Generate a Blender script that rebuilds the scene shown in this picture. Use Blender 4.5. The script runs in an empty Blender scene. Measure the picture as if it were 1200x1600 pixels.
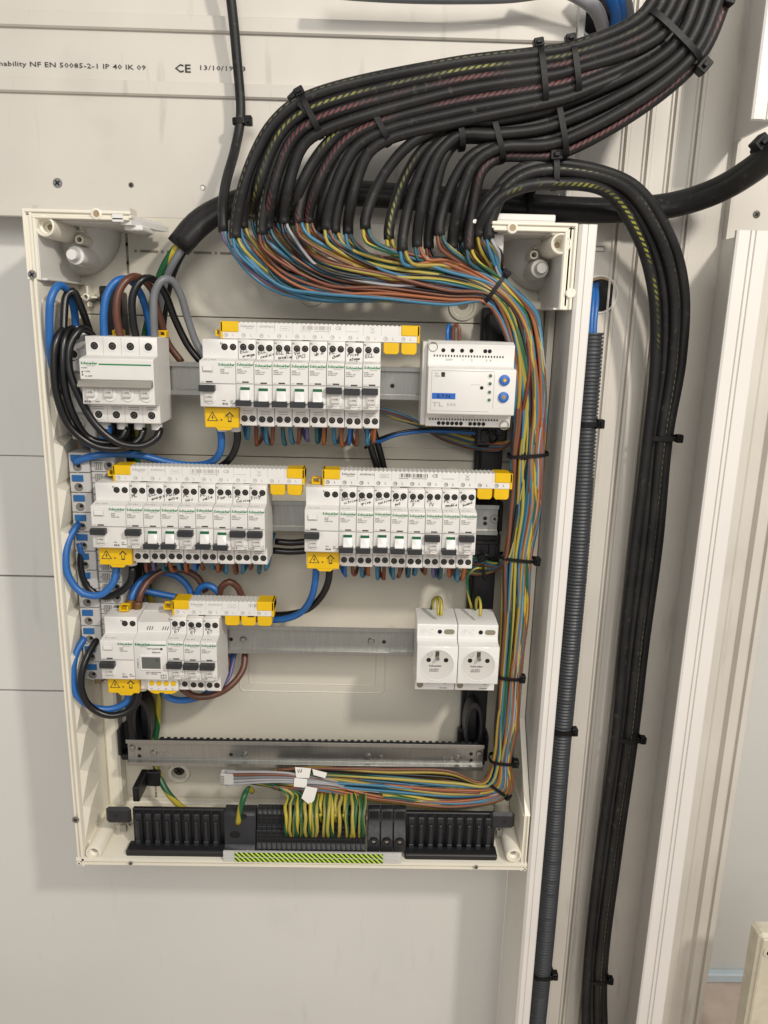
import bpy, bmesh, math, random
from mathutils import Vector, Matrix
random.seed(7)
S = 0.001                      # everything below is written in millimetres
COL = bpy.context.scene.collection
SC = bpy.context.scene

# ------------------------------------------------------------------ camera
CAM = Vector((73.13, -838.72, 65.95)); PITCH, YAW, ROLL, FPX = .2440, .0175, .0247, 1204.3
_f = Vector((math.sin(YAW)*math.cos(PITCH), math.cos(YAW)*math.cos(PITCH), -math.sin(PITCH)))
_r = Vector((math.cos(YAW), -math.sin(YAW), 0)); _u = _r.cross(_f)
_r, _u = math.cos(ROLL)*_r + math.sin(ROLL)*_u, -math.sin(ROLL)*_r + math.cos(ROLL)*_u
cam_d = bpy.data.cameras.new('camera'); cam = bpy.data.objects.new('camera', cam_d); COL.objects.link(cam)
cam.matrix_world = Matrix(((_r.x, _u.x, -_f.x, CAM.x*S), (_r.y, _u.y, -_f.y, CAM.y*S), (_r.z, _u.z, -_f.z, CAM.z*S), (0, 0, 0, 1)))
cam_d.sensor_fit = 'VERTICAL'; cam_d.sensor_height = 36; cam_d.sensor_width = 27
cam_d.lens = 36*FPX/1600; cam_d.clip_start = .02; cam_d.clip_end = 50
SC.camera = cam
def at(px, py, y):
    d = _f*FPX + _r*(px-600) - _u*(py-800)
    return CAM + d*((y-CAM.y)/d.y)

# ------------------------------------------------------------------ light: an indoor room, one ceiling lamp up to the right
W = bpy.data.worlds.new('World'); SC.world = W; W.use_nodes = True
bg = W.node_tree.nodes['Background']; bg.inputs[0].default_value = (1.0, .985, .96, 1); bg.inputs[1].default_value = .48
def area(name, loc, target, size, power, color):
    l = bpy.data.lights.new(name, 'AREA'); l.shape = 'DISK'; l.size = size*S; l.energy = power; l.color = color
    o = bpy.data.objects.new(name, l); COL.objects.link(o); o.location = Vector(loc)*S
    d = (Vector(target)-Vector(loc)).normalized(); o.rotation_euler = d.to_track_quat('-Z', 'Y').to_euler()
area('ceiling_lamp', (980, -1400, 1000), (0, 0, -100), 150, 22.5, (1.0, .93, .83))
area('fill_light', (150, -2000, 900), (0, 0, -200), 1000, 19, (1.0, .95, .89))  # added broad fill from the front, not a fitting of the room
SC.view_settings.view_transform = 'Standard'; SC.view_settings.look = 'None'; SC.view_settings.gamma = 1
SC.view_settings.exposure = 0

# ------------------------------------------------------------------ materials
def srgb(h):
    h = h.lstrip('#'); c = [int(h[i:i+2], 16)/255 for i in (0, 2, 4)]
    return tuple(((x/12.92) if x <= .04045 else ((x+.055)/1.055)**2.4) for x in c) + (1,)
def newmat(name):
    m = bpy.data.materials.new(name); m.use_nodes = True
    return m, m.node_tree, m.node_tree.nodes['Principled BSDF']
def link(nt, a, b): nt.links.new(a, b)
def mix(nt, fac, a, b, mode='MIX'):
    n = nt.nodes.new('ShaderNodeMix'); n.data_type = 'RGBA'; n.blend_type = mode
    for s, v in ((n.inputs[0], fac), (n.inputs[6], a), (n.inputs[7], b)):
        if hasattr(v, 'links'): link(nt, v, s)
        else: s.default_value = v
    return n.outputs[2]
def mth(nt, op, a, b=0.0, c=None):
    n = nt.nodes.new('ShaderNodeMath'); n.operation = op
    for s, v in zip(n.inputs, (a, b) if c is None else (a, b, c)):
        if hasattr(v, 'links'): link(nt, v, s)
        else: s.default_value = v
    return n.outputs[0]
def noise(nt, scale, detail=3, stretch=None, coord='Object'):
    tc = nt.nodes.new('ShaderNodeTexCoord'); n = nt.nodes.new('ShaderNodeTexNoise')
    n.inputs['Scale'].default_value = scale; n.inputs['Detail'].default_value = detail
    if stretch:
        mp = nt.nodes.new('ShaderNodeMapping'); mp.inputs['Scale'].default_value = stretch
        link(nt, tc.outputs[coord], mp.inputs[0]); link(nt, mp.outputs[0], n.inputs[0])
    else: link(nt, tc.outputs[coord], n.inputs[0])
    return n.outputs[0]
def ramp(nt, v, lo, hi):
    n = nt.nodes.new('ShaderNodeMapRange'); n.inputs[1].default_value = lo; n.inputs[2].default_value = hi
    link(nt, v, n.inputs[0]); return n.outputs[0]
def plastic(name, col, rough=.4, spots=.08, nscale=30, bump=0, spec=.5, scuff=0):
    m, nt, b = newmat(name); c = srgb(col); d = tuple(x*(1-spots*2) for x in c[:3]) + (1,)
    out = mix(nt, ramp(nt, noise(nt, nscale), .3, .75), c, d)
    if scuff:
        sc = ramp(nt, noise(nt, 60, 6, (1, 1, .15)), .62, .72)
        out = mix(nt, mth(nt, 'MULTIPLY', sc, scuff), out, tuple(min(1, x*.55+.02) for x in c[:3]) + (1,))
        sm = ramp(nt, noise(nt, 11, 7), .6, .8); out = mix(nt, mth(nt, 'MULTIPLY', sm, scuff*.8), out, tuple(x*.6 for x in c[:3]) + (1,))
    link(nt, out, b.inputs['Base Color'])
    r = nt.nodes.new('ShaderNodeMapRange'); r.inputs[3].default_value = rough*.8; r.inputs[4].default_value = min(1, rough*1.25)
    link(nt, noise(nt, nscale*4), r.inputs[0]); link(nt, r.outputs[0], b.inputs['Roughness'])
    b.inputs['Specular IOR Level'].default_value = spec
    if bump:
        bp = nt.nodes.new('ShaderNodeBump'); bp.inputs['Strength'].default_value = bump; bp.inputs['Distance'].default_value = .0004
        link(nt, noise(nt, 900, 2), bp.inputs['Height']); link(nt, bp.outputs[0], b.inputs['Normal'])
    return m
M = {}
M['white'] = plastic('white_plastic', '#dbd9d5', .38, .03, 40, .15)
M['cap_white'] = plastic('glossy_white_plastic', '#dddcd9', .22, .02)
M['winc'] = plastic('off_white_plastic', '#c9c6c1', .4, .03)
M['cream'] = plastic('cream_plastic', '#e8e3d4', .34, .06, 9, .1)
M['cream2'] = plastic('cream_plate', '#d3cec0', .25, .05, 5, .08)
M['dish'] = plastic('pale_grey_plastic', '#dedcd6', .4, .04)
M['trunk'] = plastic('trunking_pvc', '#d0cbc2', .42, .07, 6, .12, scuff=.4)
M['trunkw'] = plastic('white_trunking_pvc', '#dedbd6', .36, .03, 8, .1)
M['wall'] = plastic('grey_painted_panel', '#d5d5d1', .7, .05, 3, .35, scuff=.16)
M['terminal'] = plastic('grey_terminal_plastic', '#b9b8b6', .45, .04)
M['termdark'] = plastic('grey_terminal_recess', '#74716c', .5, .05)
M['tblue'] = plastic('blue_marker', '#1d5c96', .4, .04)
M['green'] = plastic('green_print', '#0f7a45', .5, .03)
M['dgreen'] = plastic('green_flag', '#0d5c38', .35, .03)
M['grey_print'] = plastic('grey_print', '#5f5b57', .6, .03)
M['lgrey_print'] = plastic('light_grey_print', '#a5a19c', .6, .03)
M['dark_print'] = plastic('dark_print', '#35322f', .6, .03)
M['ink'] = plastic('black_marker_ink', '#121113', .5, .05)
M['toggle'] = plastic('charcoal_toggle', '#2a2b2e', .4, .08)
M['greybar'] = plastic('grey_bar', '#8f8a82', .4, .05)
M['yellow'] = plastic('yellow_cap', '#e2b700', .35, .06, 60)
M['black'] = plastic('black_plastic', '#17171a', .42, .12, 60, .2)
M['black2'] = plastic('anthracite_plastic', '#232428', .5, .1, 60, .2)
M['hole'] = plastic('dark_cavity', '#0b0a09', .8, .1)
M['slot'] = plastic('shadowed_slot', '#8a8371', .7, .1)  # brown-grey carries the shade inside slots and shallow holes
M['tie'] = plastic('cable_tie_nylon', '#0a0a0b', .5, .1, spec=.3)
M['conduit'] = plastic('grey_corrugated_pvc', '#3b3e43', .42, .1, 40)
M['lcd'] = plastic('lcd_glass', '#5b5e5a', .15, .03)
M['blue_dial'] = plastic('blue_dial', '#1c5fb5', .4, .05)
M['led'] = plastic('green_led', '#3d6b46', .3, .05)
M['tag'] = plastic('white_tag', '#e8e6e2', .5, .03)
M['floor'] = plastic('beige_floor', '#cbb9aa', .5, .1)
M['skirt'] = plastic('pale_blue_strip', '#c3d2dc', .4, .04)
M['boxc'] = plastic('cream_box_plastic', '#cfc9b4', .4, .08, 60, scuff=.5)
M['crimp'] = plastic('brown_crimp', '#6b4a25', .45, .1)
M['shade_tan'] = plastic('shaded_tan', '#a08a6a', .5, .08)  # tan carries the shade of hole floors and the left channel
def wire(name, col, rough=.36):
    return plastic(name, col, rough, .06, 50)
M['w_blue'] = wire('blue_insulation', '#2563a8'); M['w_black'] = wire('black_insulation', '#101012', .3)
M['w_brown'] = wire('brown_insulation', '#5f3a2c'); M['w_grey'] = wire('grey_insulation', '#6f7276')
M['c_blue'] = wire('light_blue_core', '#35708e'); M['c_brown'] = wire('brown_core', '#6f4430'); M['c_orange'] = wire('orange_core', '#94552f')
M['c_teal'] = wire('teal_core', '#235560'); M['c_black'] = wire('black_core', '#1b1a1c'); M['c_grey'] = wire('pale_grey_core', '#98989c')
M['c_yellow'] = wire('yellow_core', '#9c8836'); M['c_purple'] = wire('violet_core', '#5d5a86'); M['c_dbrown'] = wire('dark_brown_core', '#6a3521')
def greenyellow(name, y, g, w=.5, tw=70):
    m, nt, b = newmat(name); uv = nt.nodes.new('ShaderNodeUVMap'); sp = nt.nodes.new('ShaderNodeSeparateXYZ'); link(nt, uv.outputs[0], sp.inputs[0])
    t = mth(nt, 'FRACT', mth(nt, 'ADD', mth(nt, 'DIVIDE', sp.outputs[1], tw), mth(nt, 'ADD', sp.outputs[0], .2)))
    link(nt, mix(nt, mth(nt, 'GREATER_THAN', t, w), srgb(y), srgb(g)), b.inputs['Base Color']); b.inputs['Roughness'].default_value = .38
    return m
M['gy'] = greenyellow('green_yellow_insulation', '#ab9b30', '#1a5230', .48)
M['gy2'] = greenyellow('yellow_green_core', '#9f9240', '#20512f', .68, 420)
def sheath(name, stripe=None, width=.05, pitch=7, u0=0.03, vmin=None):
    m, nt, b = newmat(name)
    base = mix(nt, ramp(nt, noise(nt, 25), .35, .7), (.009, .009, .0095, 1), (.019, .0185, .018, 1))
    scf = ramp(nt, noise(nt, 140, 5, (1, 1, 1)), .62, .8)
    base = mix(nt, mth(nt, 'MULTIPLY', scf, .55), base, (.10, .09, .078, 1))
    if stripe:
        uv = nt.nodes.new('ShaderNodeUVMap'); sp = nt.nodes.new('ShaderNodeSeparateXYZ'); link(nt, uv.outputs[0], sp.inputs[0])
        du = mth(nt, 'ABSOLUTE', mth(nt, 'SUBTRACT', mth(nt, 'FRACT', mth(nt, 'ADD', sp.outputs[0], .5)), .5+u0))
        band = mth(nt, 'LESS_THAN', du, width)
        hatch = mth(nt, 'LESS_THAN', mth(nt, 'FRACT', mth(nt, 'ADD', mth(nt, 'DIVIDE', sp.outputs[1], pitch), mth(nt, 'MULTIPLY', sp.outputs[0], 7))), .55)
        fade = ramp(nt, noise(nt, 14, 3), .4, .54)
        if vmin: band = mth(nt, 'MULTIPLY', band, mth(nt, 'GREATER_THAN', sp.outputs[1], vmin))
        base = mix(nt, mth(nt, 'MULTIPLY', mth(nt, 'MULTIPLY', band, hatch), mth(nt, 'MULTIPLY', fade, .6)), base, srgb(stripe))
    link(nt, base, b.inputs['Base Color']); b.inputs['Roughness'].default_value = .47; b.inputs['Specular IOR Level'].default_value = .32
    bp = nt.nodes.new('ShaderNodeBump'); bp.inputs['Strength'].default_value = .25; bp.inputs['Distance'].default_value = .0005
    link(nt, noise(nt, 500, 3), bp.inputs['Height']); link(nt, bp.outputs[0], b.inputs['Normal'])
    return m
M['s_plain'] = sheath('black_cable_sheath'); M['s_yellow'] = sheath('black_sheath_yellow_hatching', '#9a9a40', .036, 6.5)
M['s_loop'] = sheath('black_sheath_yellow_hatching_upper', '#a9a83e', .045, 6.5, vmin=1010); M['s_red'] = sheath('black_sheath_red_hatching', '#7d4043', .06, 6); M['s_white'] = sheath('black_sheath_fine_marking', '#83835c', .016, 7, .09)
def metal(name, col, rough, stretch):
    m, nt, b = newmat(name); c = srgb(col)
    n = noise(nt, 60, 4, stretch)
    link(nt, mix(nt, ramp(nt, n, .3, .7), c, tuple(x*.84 for x in c[:3]) + (1,)), b.inputs['Base Color'])
    b.inputs['Metallic'].default_value = .9
    r = nt.nodes.new('ShaderNodeMapRange'); r.inputs[3].default_value = rough*.7; r.inputs[4].default_value = rough*1.3
    link(nt, n, r.inputs[0]); link(nt, r.outputs[0], b.inputs['Roughness']); return m
M['zinc'] = metal('galvanised_steel', '#a9a9a5', .34, (12, 1, .6)); M['screw'] = metal('screw_steel', '#a8a8a4', .3, (4, 4, 4)); M['dscrew'] = metal('dull_screw_steel', '#6a6760', .35, (9, 9, 9))
def hazard():
    m, nt, b = newmat('green_black_stripes'); tc = nt.nodes.new('ShaderNodeTexCoord'); sp = nt.nodes.new('ShaderNodeSeparateXYZ'); link(nt, tc.outputs['Object'], sp.inputs[0])
    t = mth(nt, 'FRACT', mth(nt, 'DIVIDE', mth(nt, 'ADD', sp.outputs[0], mth(nt, 'MULTIPLY', sp.outputs[2], 1.0)),   .0059))
    link(nt, mix(nt, mth(nt, 'GREATER_THAN', t, .5), srgb('#b6d84a'), srgb('#1d2417')), b.inputs['Base Color']); b.inputs['Roughness'].default_value = .3; return m
M['hazard'] = hazard()
def clear():
    m, nt, b = newmat('clear_plastic'); b.inputs['Base Color'].default_value = (.8, .8, .78, 1); b.inputs['Roughness'].default_value = .15
    b.inputs['Transmission Weight'].default_value = .35; b.inputs['Alpha'].default_value = .8; return m
M['clear'] = clear()

# ------------------------------------------------------------------ mesh helpers
class MB:
    def __init__(s): s.v = []; s.f = []; s.m = []; s.mats = []; s.k = 0; s.T = None
    def mat(s, name):
        if name not in s.mats: s.mats.append(name)
        s.k = s.mats.index(name); return s
    def add(s, vs, fs):
        n = len(s.v)
        for p in vs:
            p = Vector(p); s.v.append(s.T @ p if s.T else p)
        for f in fs: s.f.append([n+i for i in f]); s.m.append(s.k)
        return s
    def box(s, x0, x1, y0, y1, z0, z1, c=0):
        lo, hi = (x0, y0, z0), (x1, y1, z1)
        if c <= 0:
            vs = [(x, y, z) for x in (x0, x1) for y in (y0, y1) for z in (z0, z1)]
            return s.add(vs, [(0, 1, 3, 2), (4, 6, 7, 5), (0, 4, 5, 1), (2, 3, 7, 6), (0, 2, 6, 4), (1, 5, 7, 3)])
        c = min(c, .49*min(x1-x0, y1-y0, z1-z0)); idx = {}; vs = []
        for sx in (0, 1):
            for sy in (0, 1):
                for sz in (0, 1):
                    for a in range(3):
                        p = []
                        for ax, sg in enumerate((sx, sy, sz)):
                            q = hi[ax] if sg else lo[ax]
                            if ax != a: q += -c if sg else c
                            p.append(q)
                        idx[(sx, sy, sz, a)] = len(vs); vs.append(p)
        fs = []
        def key(a, sa, b, sb, d, sd, ax):
            t = [0, 0, 0]; t[a] = sa; t[b] = sb; t[d] = sd; return idx[(t[0], t[1], t[2], ax)]
        for a in range(3):
            b, d = (a+1) % 3, (a+2) % 3
            for sa in (0, 1): fs.append([key(a, sa, b, i, d, j, a) for i, j in ((0, 0), (1, 0), (1, 1), (0, 1))])
            for sb in (0, 1):
                for sd in (0, 1): fs.append([key(a, 0, b, sb, d, sd, b), key(a, 1, b, sb, d, sd, b), key(a, 1, b, sb, d, sd, d), key(a, 0, b, sb, d, sd, d)])
        for sx in (0, 1):
            for sy in (0, 1):
                for sz in (0, 1): fs.append([idx[(sx, sy, sz, a)] for a in range(3)])
        return s.add(vs, fs)
    def prism(s, prof, axis, lo, hi):
        n = len(prof); vs = []
        for t in (lo, hi):
            for a, b in prof: vs.append({'x': (t, a, b), 'y': (a, t, b), 'z': (a, b, t)}[axis])
        return s.add(vs, [list(range(n)), list(range(n, 2*n))[::-1]] + [(i, (i+1) % n, n+(i+1) % n, n+i) for i in range(n)])
    def lathe(s, cx, cz, prof, n=20, axis='y', cap=True):
        """prof = [(r, y)...] turned round an axis parallel to y at cx, cz ('z': round z at cx, cy)"""
        vs = []; fs = []
        for r, y in prof:
            for i in range(n):
                a = 2*math.pi*i/n
                vs.append((cx+r*math.cos(a), y, cz+r*math.sin(a)) if axis == 'y' else (cx+r*math.cos(a), cz+r*math.sin(a), y))
        for j in range(len(prof)-1):
            for i in range(n): fs.append((j*n+i, j*n+(i+1) % n, (j+1)*n+(i+1) % n, (j+1)*n+i))
        if cap: fs += [list(range(n)), list(range((len(prof)-1)*n, len(prof)*n))]
        return s.add(vs, fs)
    def build(s, name, parent=None, label=None, smooth=35, bevel=0):
        me = bpy.data.meshes.new(name); bm = bmesh.new()
        bv = [bm.verts.new(p*S) for p in s.v]
        for f, k in zip(s.f, s.m):
            try: q = bm.faces.new([bv[i] for i in f]); q.material_index = k
            except ValueError: pass
        bmesh.ops.recalc_face_normals(bm, faces=bm.faces)
        if bevel: bmesh.ops.bevel(bm, geom=[e for e in bm.edges if len(e.link_faces) == 2 and e.calc_face_angle(0) > .3], offset=bevel*S, segments=1, affect='EDGES', clamp_overlap=True)
        if smooth:
            for q in bm.faces: q.smooth = True
            lim = math.radians(smooth)
            for e in bm.edges:
                if len(e.link_faces) != 2 or e.calc_face_angle(0) > lim: e.smooth = False
        bm.to_mesh(me); bm.free()
        for m in s.mats: me.materials.append(M[m])
        return put(name, me, parent, label)
def put(name, me, parent=None, label=None, loc=None):
    o = bpy.data.objects.new(name, me); COL.objects.link(o)
    if parent: o.parent = parent
    if label: o['label'] = label
    if loc: o.location = Vector(loc)*S
    return o
def tag(o, label, cat, group=None, kind=None):
    if label: o['label'] = label
    if cat: o['category'] = cat
    if group: o['group'] = group
    if kind: o['kind'] = kind
    return o
def thing(name, loc, label, cat, group=None):
    o = bpy.data.objects.new(name, None); o.empty_display_size = .01; COL.objects.link(o); o.location = Vector(loc)*S
    return tag(o, label, cat, group)
def copy_tree(o, parent=None):
    c = o.copy(); COL.objects.link(c)
    if parent: c.parent = parent
    for ch in list(o.children): copy_tree(ch, c)
    return c
def resample(P, step=5.0):
    """Catmull-Rom through the points, then nearly even steps"""
    P = [Vector(p) for p in P]; Q = [P[0]*2-P[1]] + P + [P[-1]*2-P[-2]]; out = []
    for i in range(1, len(Q)-2):
        a, b, c, d = Q[i-1:i+3]
        t0 = 0; t1 = t0+max(1e-3, (b-a).length**.5); t2 = t1+max(1e-3, (c-b).length**.5); t3 = t2+max(1e-3, (d-c).length**.5)
        n = max(2, int((c-b).length/step))
        for k in range(n):
            t = t1+(t2-t1)*k/n
            A1 = a*((t1-t)/(t1-t0))+b*((t-t0)/(t1-t0)); A2 = b*((t2-t)/(t2-t1))+c*((t-t1)/(t2-t1)); A3 = c*((t3-t)/(t3-t2))+d*((t-t2)/(t3-t2))
            B1 = A1*((t2-t)/(t2-t0))+A2*((t-t0)/(t2-t0)); B2 = A2*((t3-t)/(t3-t1))+A3*((t-t1)/(t3-t1))
            out.append(B1*((t2-t)/(t2-t1))+B2*((t-t1)/(t2-t1)))
    out.append(P[-1]); return out
def tube(name, pts, r, mat, parent=None, n=10, step=5.0, rfun=None, smooth=True, resamp=True):
    P = resample(pts, step) if resamp else [Vector(p) for p in pts]
    me = bpy.data.meshes.new(name); vs = []; fs = []; uv = []
    T = (P[1]-P[0]).normalized(); N = Vector((0, -1, 0)); N = (N-T*N.dot(T)); N = N.normalized() if N.length > .1 else Vector((1, 0, 0)).cross(T).normalized()
    L = 0; Ls = []
    for i, p in enumerate(P):
        t = (P[min(i+1, len(P)-1)]-P[max(i-1, 0)])
        t = t.normalized() if t.length > 1e-6 else T
        N = (N-t*N.dot(t)).normalized(); B = t.cross(N); T = t
        if i: L += (p-P[i-1]).length
        Ls.append(L); rr = rfun(L) if rfun else r
        for k in range(n):
            a = 2*math.pi*k/n; vs.append((p+(N*math.cos(a)+B*math.sin(a))*rr)*S)
    m = len(P)
    for i in range(m-1):
        for k in range(n):
            k2 = (k+1) % n; fs.append((i*n+k, i*n+k2, (i+1)*n+k2, (i+1)*n+k))
            uv += [(k/n, Ls[i]), ((k+1)/n, Ls[i]), ((k+1)/n, Ls[i+1]), (k/n, Ls[i+1])]
    fs.append(tuple(range(n))[::-1]); fs.append(tuple(range((m-1)*n, m*n))); uv += [(0, 0)]*(2*n)
    me.from_pydata([tuple(v) for v in vs], [], fs)
    lay = me.uv_layers.new(name='UVMap'); lay.data.foreach_set('uv', [c for q in uv for c in q])
    if smooth: me.polygons.foreach_set('use_smooth', [True]*(len(fs)-2)+[False]*2)
    me.materials.append(M[mat]); me.update()
    return put(name, me, parent)
_txt = {}
def textmesh(s, size, mat, bold=0.0, sx=1.0, align='LEFT', shear=0.0):
    k = (s, size, mat, bold, sx, align, shear)
    if k in _txt: return _txt[k]
    c = bpy.data.curves.new('print', 'FONT'); c.body = s; c.size = size*1.35*S; c.offset = bold*S; c.align_x = align; c.shear = shear
    c.resolution_u = 1; c.extrude = 0.00004; c.space_character = 1.02
    o = bpy.data.objects.new('t', c); COL.objects.link(o); dg = bpy.context.evaluated_depsgraph_get()
    me = bpy.data.meshes.new_from_object(o.evaluated_get(dg)); bpy.data.objects.remove(o); bpy.data.curves.remove(c)
    for v in me.vertices: x, y, z = v.co; v.co = (x*sx, -z, y)
    me.name = 'print'; me.materials.clear(); me.materials.append(M[mat]); _txt[k] = me; return me
def text(name, s, size, mat, loc, parent, bold=0.0, sx=1.0, align='LEFT', shear=0.0, rot=0):
    o = put(name, textmesh(s, size, mat, bold, sx, align, shear), parent, None, loc)
    if rot: o.rotation_euler = (0, rot, 0)
    return o
# pen strokes for handwritten notes, each letter in a box 1 high
G = {'E': [[(.6, 1), (0, 1), (0, 0), (.6, 0)], [(0, .5), (.5, .5)]], 'C': [[(.6, .9), (.3, 1), (0, .6), (.05, .15), (.35, 0), (.6, .1)]],
     'L': [[(0, 1), (0, 0), (.6, .05)]], 'P': [[(0, 0), (0, 1), (.5, .9), (.5, .6), (0, .5)]], 'W': [[(0, 1), (.2, 0), (.4, .7), (.6, 0), (.8, 1)]],
     'T': [[(0, 1), (.7, 1)], [(.35, 1), (.3, 0)]], 'V': [[(0, 1), (.3, 0), (.6, 1)]], 'F': [[(0, 0), (0, 1), (.5, 1)], [(0, .5), (.4, .5)]],
     'M': [[(0, 0), (.1, 1), (.4, .3), (.7, 1), (.8, 0)]], 'A': [[(0, 0), (.3, 1), (.6, 0)], [(.1, .4), (.5, .4)]], 'B': [[(0, 0), (0, 1), (.5, .8), (0, .5), (.55, .3), (0, 0)]],
     '2': [[(0, .8), (.3, 1), (.5, .7), (0, 0), (.6, 0)]], '3': [[(0, .9), (.5, .9), (.2, .55), (.5, .25), (0, 0)]], '1': [[(0, .7), (.2, 1), (.2, 0)]],
     '(': [[(.2, 1.1), (0, .5), (.2, -.1)]], ')': [[(0, 1.1), (.2, .5), (0, -.1)]], ' ': [],
     'a': [[(.4, .5), (.1, .5), (0, .2), (.2, 0), (.4, .5), (.45, 0)]], 'b': [[(0, 1), (0, 0), (.35, .1), (.35, .45), (0, .4)]], 'c': [[(.4, .5), (.1, .5), (0, .15), (.4, 0)]],
     'd': [[(.4, .5), (.1, .45), (0, .1), (.35, 0), (.4, 1)]], 'e': [[(0, .25), (.4, .35), (.2, .55), (0, .25), (.15, 0), (.45, .1)]], 'f': [[(.4, 1), (.15, .9), (.15, -.2)], [(0, .5), (.35, .5)]],
     'g': [[(.4, .5), (.1, .5), (0, .2), (.4, .1), (.4, .5), (.35, -.4), (0, -.3)]], 'h': [[(0, 1), (0, 0)], [(0, .4), (.3, .5), (.35, 0)]], 'i': [[(0, .5), (.1, 0), (.2, .05)], [(.05, .8), (.08, .85)]],
     'l': [[(.1, 1), (0, .1), (.2, 0)]], 'm': [[(0, 0), (0, .5)], [(0, .4), (.2, .5), (.25, 0)], [(.25, .4), (.45, .5), (.5, 0)]], 'n': [[(0, 0), (0, .5)], [(0, .4), (.3, .5), (.35, 0)]],
     'o': [[(.2, .5), (0, .3), (.15, 0), (.35, .2), (.2, .5)]], 'r': [[(0, .5), (.05, 0)], [(.05, .4), (.3, .5)]], 's': [[(.35, .5), (.05, .4), (.3, .15), (0, 0)]], 't': [[(.15, .9), (.1, .05), (.3, 0)], [(0, .6), (.35, .6)]],
     'u': [[(0, .5), (.05, 0), (.35, .1), (.35, .5), (.4, 0)]], 'v': [[(0, .5), (.15, 0), (.35, .5)]], 'z': [[(0, .5), (.35, .5), (0, 0), (.4, 0)]], 'x': [[(0, .5), (.35, 0)], [(.35, .5), (0, 0)]]}
def handwriting(lines, x, z, w, h, parent, y, rot=.15, th=.5):
    mb = MB().mat('ink'); rnd = random.Random(lines[0]+str(x)+str(z))
    for li, s in enumerate(lines):
        tot = sum(.75 if c.isupper() else .55 for c in s); sc = min(w/max(tot, 2.2), h)
        hh = h*(1 if len(lines) < 2 else .8); cx = rnd.uniform(0, .6)+li*1.2
        for c in s:
            for st in G.get(c, []):
                pts = []
                for a, b in st:
                    px = cx+(a*1.0+b*.2)*sc+rnd.uniform(-.08, .08); pz = -li*h*1.15+b*hh+rnd.uniform(-.1, .1)
                    pts.append((x+px*math.cos(rot)-pz*math.sin(rot), z+px*math.sin(rot)+pz*math.cos(rot)))
                for (ax, az), (bx, bz) in zip(pts, pts[1:]):
                    d = Vector((bx-ax, bz-az)); q = Vector((-d.y, d.x)); q = q.normalized()*th/2 if q.length > 0 else q; e = d.normalized()*th*.3 if d.length > 0 else d
                    mb.add([(ax-e.x+q.x, y, az-e.y+q.y), (bx+e.x+q.x, y, bz+e.y+q.y), (bx+e.x-q.x, y, bz+e.y-q.y), (ax-e.x-q.x, y, az-e.y-q.y)], [(0, 1, 2, 3)])
            cx += (.78 if c.isupper() else .56)*sc
    o = mb.build('handwriting', parent, 'handwritten marker note reading ' + ' '.join(lines), smooth=0); return o
def screw_mb(mb, x, z, y, r, mat='screw', slot='hole'):
    mb.mat(mat); mb.lathe(x, z, [(r, y+.6), (r*.92, y), (r*.4, y-.1)], 14)
    mb.mat(slot); a = .6
    for k in (0, 1):
        c_, s_ = math.cos(a+k*math.pi/2), math.sin(a+k*math.pi/2); L, w = r*.62, r*.15
        mb.add([(x+L*c_-w*s_, y-.18, z+L*s_+w*c_), (x-L*c_-w*s_, y-.18, z-L*s_+w*c_), (x-L*c_+w*s_, y-.18, z-L*s_-w*c_), (x+L*c_+w*s_, y-.18, z+L*s_-w*c_)], [(0, 1, 2, 3)])


# ------------------------------------------------------------------ the setting: wall, floor
YW = 76
wall = thing('wall', (0, YW, 0), None, None); wall['kind'] = 'structure'; wall['label'] = 'grey panelled wall behind the enclosure'
zs = [(480, -101.5, 0), (-102.5, -253, 1.2), (-255, -408.5, 0.4), (-410.5, -1080, 0)]
for za, zb, off in zs:
    MB().mat('wall').box(-760, 288, off, 14, zb, za, .8).build('panel', wall)
MB().mat('hole').box(-760, 288, 10, 20, -1080, 480).build('backing', wall)
fw = MB().mat('wall').box(480, 1500, 300, 320, -1068, 700).build('far_wall'); fw['kind'] = 'structure'
fl = MB().mat('floor').box(-1500, 1500, -1500, 300, -1090, -1068).build('floor'); fl['kind'] = 'structure'
sk = MB().mat('skirt').box(480, 1500, 286, 300, -1068, -1050, 2).build('skirting'); sk['kind'] = 'structure'

# horizontal trunking above the enclosure
ht = thing('horizontal_trunking', (0, 64, 250), 'cream horizontal trunking base with two long ribs and printed line above the enclosure', 'trunking')
T0 = Vector((0, 64, 250))
def P0(mb, o): mb.T = Matrix.Translation(-Vector(o)); return mb
P0(MB(), T0).mat('trunk').box(-760, 287, 62, 70, 168.5, 480, .6).build('base', ht)
for a, b in ((303.5, 291), (366, 352.5)):
    r_ = P0(MB(), T0).mat('trunk'); r_.prism([(56.5, a-1), (57.5, a), (62.2, a), (62.2, b-1.5), (59, b-1.5), (57, b)], 'x', -760, 276); r_.build('rib', ht)
P0(MB(), T0).mat('trunk').box(-760, 287, 55, 62, 404, 412, 1).build('rib', ht)
lip = P0(MB(), T0).mat('trunk'); lip.box(-760, -190, 38, 62, 166, 176, .8); lip.box(-760, -192, 30, 38.5, 163, 170, .8); lip.build('lip', ht)
e_ = P0(MB(), T0).mat('trunkw'); e_.box(277, 284, 52, 63, 180, 480, .8); e_.build('end_strip', ht)
q = at(0, 100, 61.5)
text('print', '...mability NF EN 50085-2-1 IP 40 IK 09', 4.9, 'dark_print', (q.x-11, 61.3-64, q.z-1.5-250), ht, .02, 1.5)
q = at(273, 110, 61.5); text('print', 'CE', 8, 'dark_print', (q.x, 61.3-64, q.z-1.5-250), ht, .18, 1.3)
q = at(310, 107, 61.5); text('print', '13/10/19 P3', 4.7, 'dark_print', (q.x, 61.3-64, q.z-1.2-250), ht, .02, 1.6)
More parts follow.
